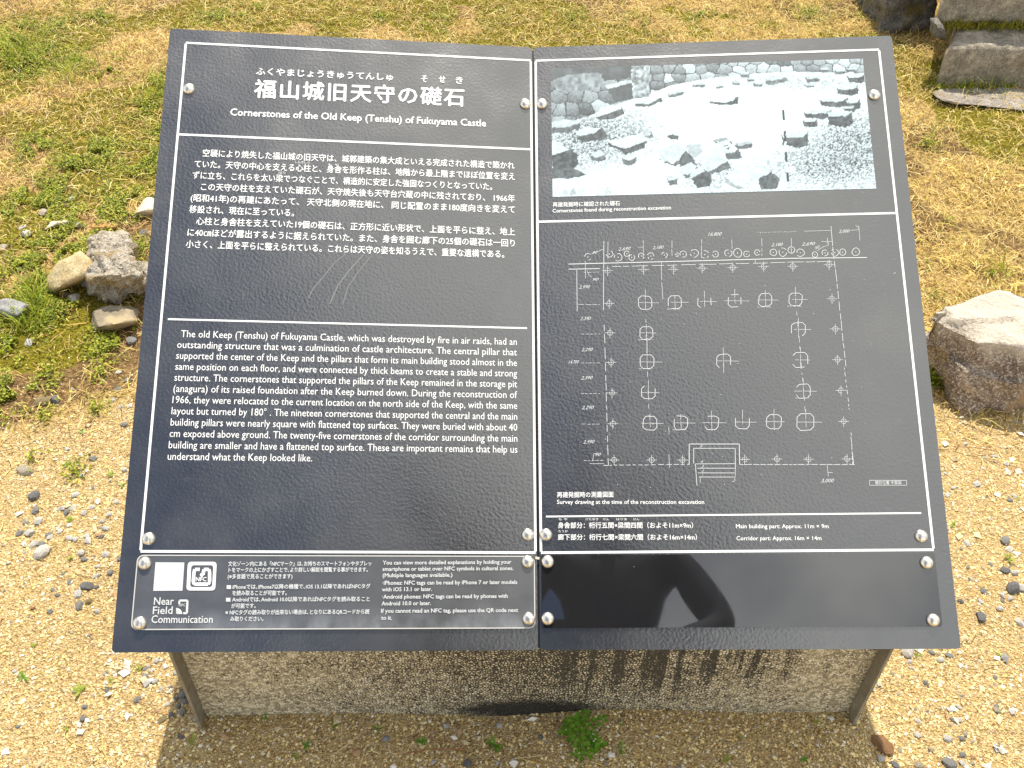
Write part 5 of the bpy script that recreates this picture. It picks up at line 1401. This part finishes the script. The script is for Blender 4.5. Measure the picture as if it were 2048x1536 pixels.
for pts, w, m_, lab in (([(660, 1514, .004), (690, 1492, .012), (722, 1467, .006)], .0007, m_straw, 'straight pale straw in the shade in front of the base'), ([(682, 1452, .02), (684, 1470, .012), (682, 1490, .003)], .0006, m_straw, 'bent pale stalk standing by the base below the left panel'),
        ([(812, 1506, .003), (860, 1499, .006), (938, 1498, .003)], .0008, m_twig, 'reddish-brown twig on the sand in front of the base'), ([(855, 1472, .003), (895, 1484, .006), (930, 1493, .004)], .0005, m_twig, 'thin reddish twig above the thicker one'), ([(965, 1468, .018), (966, 1482, .01), (968, 1496, .003)], .0006, m_straw, 'upright pale stalk left of the spiky sprout'),
        ([(1030, 1516, .004), (1060, 1514, .008), (1090, 1509, .004)], .0007, m_straw, 'pale straw left of the clover near the bottom edge'), ([(1016, 1510, .004), (1024, 1498, .012), (1020, 1488, .014)], .0006, m_straw, 'curved pale stalk beside the spiky sprout'), ([(1205, 1430, .004), (1222, 1427, .008), (1238, 1425, .005)], .0007, m_straw, 'pale straw above the clover'),
        ([(1455, 1408, .02), (1461, 1425, .012), (1465, 1446, .003)], .0006, m_straw, 'dry stalk leaning on the base at right'), ([(522, 1507, .004), (536, 1497, .008), (550, 1492, .005)], .0007, m_straw, 'short straw in the shaded sand at left'), ([(376, 1447, .006), (390, 1447, .008), (400, 1446, .006)], .0012, m_straw, 'cream stick by the left foot of the base'),
        ([(1930, 1330, .004), (1970, 1328, .008), (2010, 1322, .005)], .0006, m_straw, 'long pale straw lying on the bright sand at right'), ([(1936, 1286, .004), (1945, 1274, .008), (1953, 1264, .005)], .0006, m_straw, 'short straw next to the right panel corner'), ([(1905, 893, .006), (1950, 895, .014), (1990, 902, .004)], .0008, m_twig, 'dark bent twig on the sand below the boulder')):
    stalk(pts, w, m_, lab)

# ------------------------------------------------------------------ the photographer, seen only as a dark reflection in the glossy sheet
m_jacket = plain('navy_jacket', (0.006, 0.012, 0.035), 0.8); m_trouser = plain('dark_trousers', (0.02, 0.02, 0.024), 0.85)
m_skin = M('skin', 0.5).color((0.50, 0.32, 0.23)).m; m_hair = plain('black_hair', (0.012, 0.010, 0.009), 0.5); m_shoe = plain('dark_shoe', (0.03, 0.03, 0.03), 0.6)
def skinned(name, joints, edges, root, mat, parent, sub=2):
    me = bpy.data.meshes.new(name + '_frame')
    me.from_pydata([j[:3] for j in joints], edges, [])
    o = bpy.data.objects.new(name + '_frame', me); C.objects.link(o)
    sk = o.modifiers.new('skin', 'SKIN'); sb = o.modifiers.new('sub', 'SUBSURF'); sb.levels = sub
    lay = me.skin_vertices[0].data if me.skin_vertices else me.skin_vertices.new().data
    for i, j in enumerate(joints):
        lay[i].radius = (j[3], j[4] if len(j) > 4 else j[3]); lay[i].use_root = (i == root)
    dg = bpy.context.evaluated_depsgraph_get(); dg.update()
    m2 = bpy.data.meshes.new_from_object(o.evaluated_get(dg)); m2.name = name
    bpy.data.objects.remove(o); bpy.data.meshes.remove(me)
    m2.materials.clear(); m2.materials.append(mat)
    for p in m2.polygons: p.use_smooth = True
    r = bpy.data.objects.new(name, m2); C.objects.link(r); r.parent = parent
    return r
PX, PY = 0.10, -0.36                                # where the photographer stands, leaning towards the sign
man = empty('person', (PX, PY, 0))
tag(man, 'person in dark jacket holding up a phone, mirrored in the glossy sheet', 'person')
hy = 0.345                                           # hands and phone, ahead of the body, at the camera
def J(x, y, z, a, b=None): return (x, y, z, a, b if b else a)
body = [J(0, 0, .96, .13, .10), J(0, .13, 1.20, .10, .09), J(0, .25, 1.42, .10, .09), J(0, .33, 1.53, .06, .06), J(0, .37, 1.60, .052), J(0, .41, 1.65, .07, .075), J(0, .44, 1.72, .078, .092), J(0, .44, 1.80, .05, .06)]
bed = [(0, 1), (1, 2), (2, 3), (3, 4), (4, 5), (5, 6), (6, 7)]
for s in (-1, 1):
    i = len(body)
    body += [J(s * .155, .32, 1.50, .045), J(s * .25, .26, 1.30, .032), J(s * .105 - PX, hy - .05, 1.10, .026), J(s * .085 - PX, hy - .01, 1.12, .024)]
    bed += [(2, i), (i, i + 1), (i + 1, i + 2), (i + 2, i + 3)]
    j = len(body)
    for f in range(4):
        zf = 1.165 - f * .021
        body += [J(s * .088 - PX, hy - .012, zf - .02, .009), J(s * .078 - PX, hy - .028, zf - .015, .0085), J(s * .060 - PX, hy - .030, zf - .012 - .002 * f, .0075)]
        bed += [(i + 3, j + f * 3), (j + f * 3, j + f * 3 + 1), (j + f * 3 + 1, j + f * 3 + 2)]
    t = len(body)
    body += [J(s * .080 - PX, hy - .022, 1.095, .010), J(s * .058 - PX, hy - .034, 1.10, .009)]
    bed += [(i + 3, t), (t, t + 1)]
    l = len(body)
    body += [J(s * .10, 0, .86, .085), J(s * .11, .01, .48, .058), J(s * .115, -.01, .09, .04), J(s * .12, .11, .035, .04, .03)]
    bed += [(0, l), (l, l + 1), (l + 1, l + 2), (l + 2, l + 3)]
bo_ = skinned('body', body, bed, 0, m_skin, man, 1)
bo_.data.materials.append(m_jacket)                  # hands and neck coloured dark to read as a backlit silhouette, face left bare
for p_ in bo_.data.polygons:
    if p_.center.z < 1.63: p_.material_index = 1
jk = [J(0, -.02, .92, .130, .115), J(0, .12, 1.18, .095, .095), J(0, .25, 1.42, .100, .095), J(0, .33, 1.55, .08, .075)]
je = [(0, 1), (1, 2), (2, 3)]
for s in (-1, 1):
    i = len(jk)
    jk += [J(s * .165, .32, 1.50, .056), J(s * .262, .255, 1.30, .043), J(s * .115 - PX, hy - .065, 1.098, .036)]
    je += [(2, i), (i, i + 1), (i + 1, i + 2)]
skinned('jacket', jk, je, 1, m_jacket, man)
tr = [J(0, 0, .95, .15, .115)]; te = []
for s in (-1, 1):
    i = len(tr); tr += [J(s * .10, 0, .82, .10), J(s * .112, .01, .46, .075), J(s * .118, -.005, .10, .062)]; te += [(0, i), (i, i + 1), (i + 1, i + 2)]
skinned('trousers', tr, te, 0, m_trouser, man)
HD = Matrix.Translation((0, .42, 1.73)) @ Matrix.Rotation(RAD(-38), 4, 'X')      # head bowed towards the sign
bm = bmesh.new(); bmesh.ops.create_uvsphere(bm, u_segments=20, v_segments=12, radius=1)
bmesh.ops.delete(bm, geom=[v for v in bm.verts if v.co.z < -.15 and v.co.y > -.2 or v.co.y > .72], context='VERTS')
for v in bm.verts: v.co = HD @ Vector((v.co.x * .090, v.co.y * .108, v.co.z * .11 + .01))
bm_obj('hair', bm, m_hair, man, smooth=True)
for s in (-1, 1):
    bm = slab(rounded(s * .12 - .046, -.07, s * .12 + .046, .20, .044, 6), 0, .075, .02); bm_obj('shoe', bm, m_shoe, man)
    for nm, dx, z, r in (('eye', .032, -.01, .011), ('ear', .085, -.02, .022)):
        bm = bmesh.new(); bmesh.ops.create_uvsphere(bm, u_segments=10, v_segments=8, radius=r)
        for v in bm.verts: v.co = HD @ Vector((v.co.x * (.5 if nm == 'ear' else 1) + s * dx, v.co.y + (.0 if nm == 'ear' else .085), v.co.z + z))
        bm_obj(nm, bm, m_skin if nm == 'ear' else m_hair, man, smooth=True)
bm = bmesh.new(); bmesh.ops.create_cone(bm, segments=8, radius1=.02, radius2=.006, depth=.045, cap_ends=True)
for v in bm.verts: v.co = HD @ Vector((v.co.x, v.co.y + .095 - v.co.z * .3, v.co.z - .03))
bm_obj('nose', bm, m_skin, man, smooth=True)
# the phone sits just behind the viewpoint
ph = bm_obj('smartphone', slab(rounded(-.074, -.036, .074, .036, .009), -.0085, 0.0, .001), plain('black_phone_glass', (.012, .012, .014), .2))
ph.matrix_world = mw @ Matrix.Translation((0.03, -0.018, 0.012 + 0.0085))
tag(ph, 'black smartphone held in both hands, mirrored in the glossy sheet', 'phone')
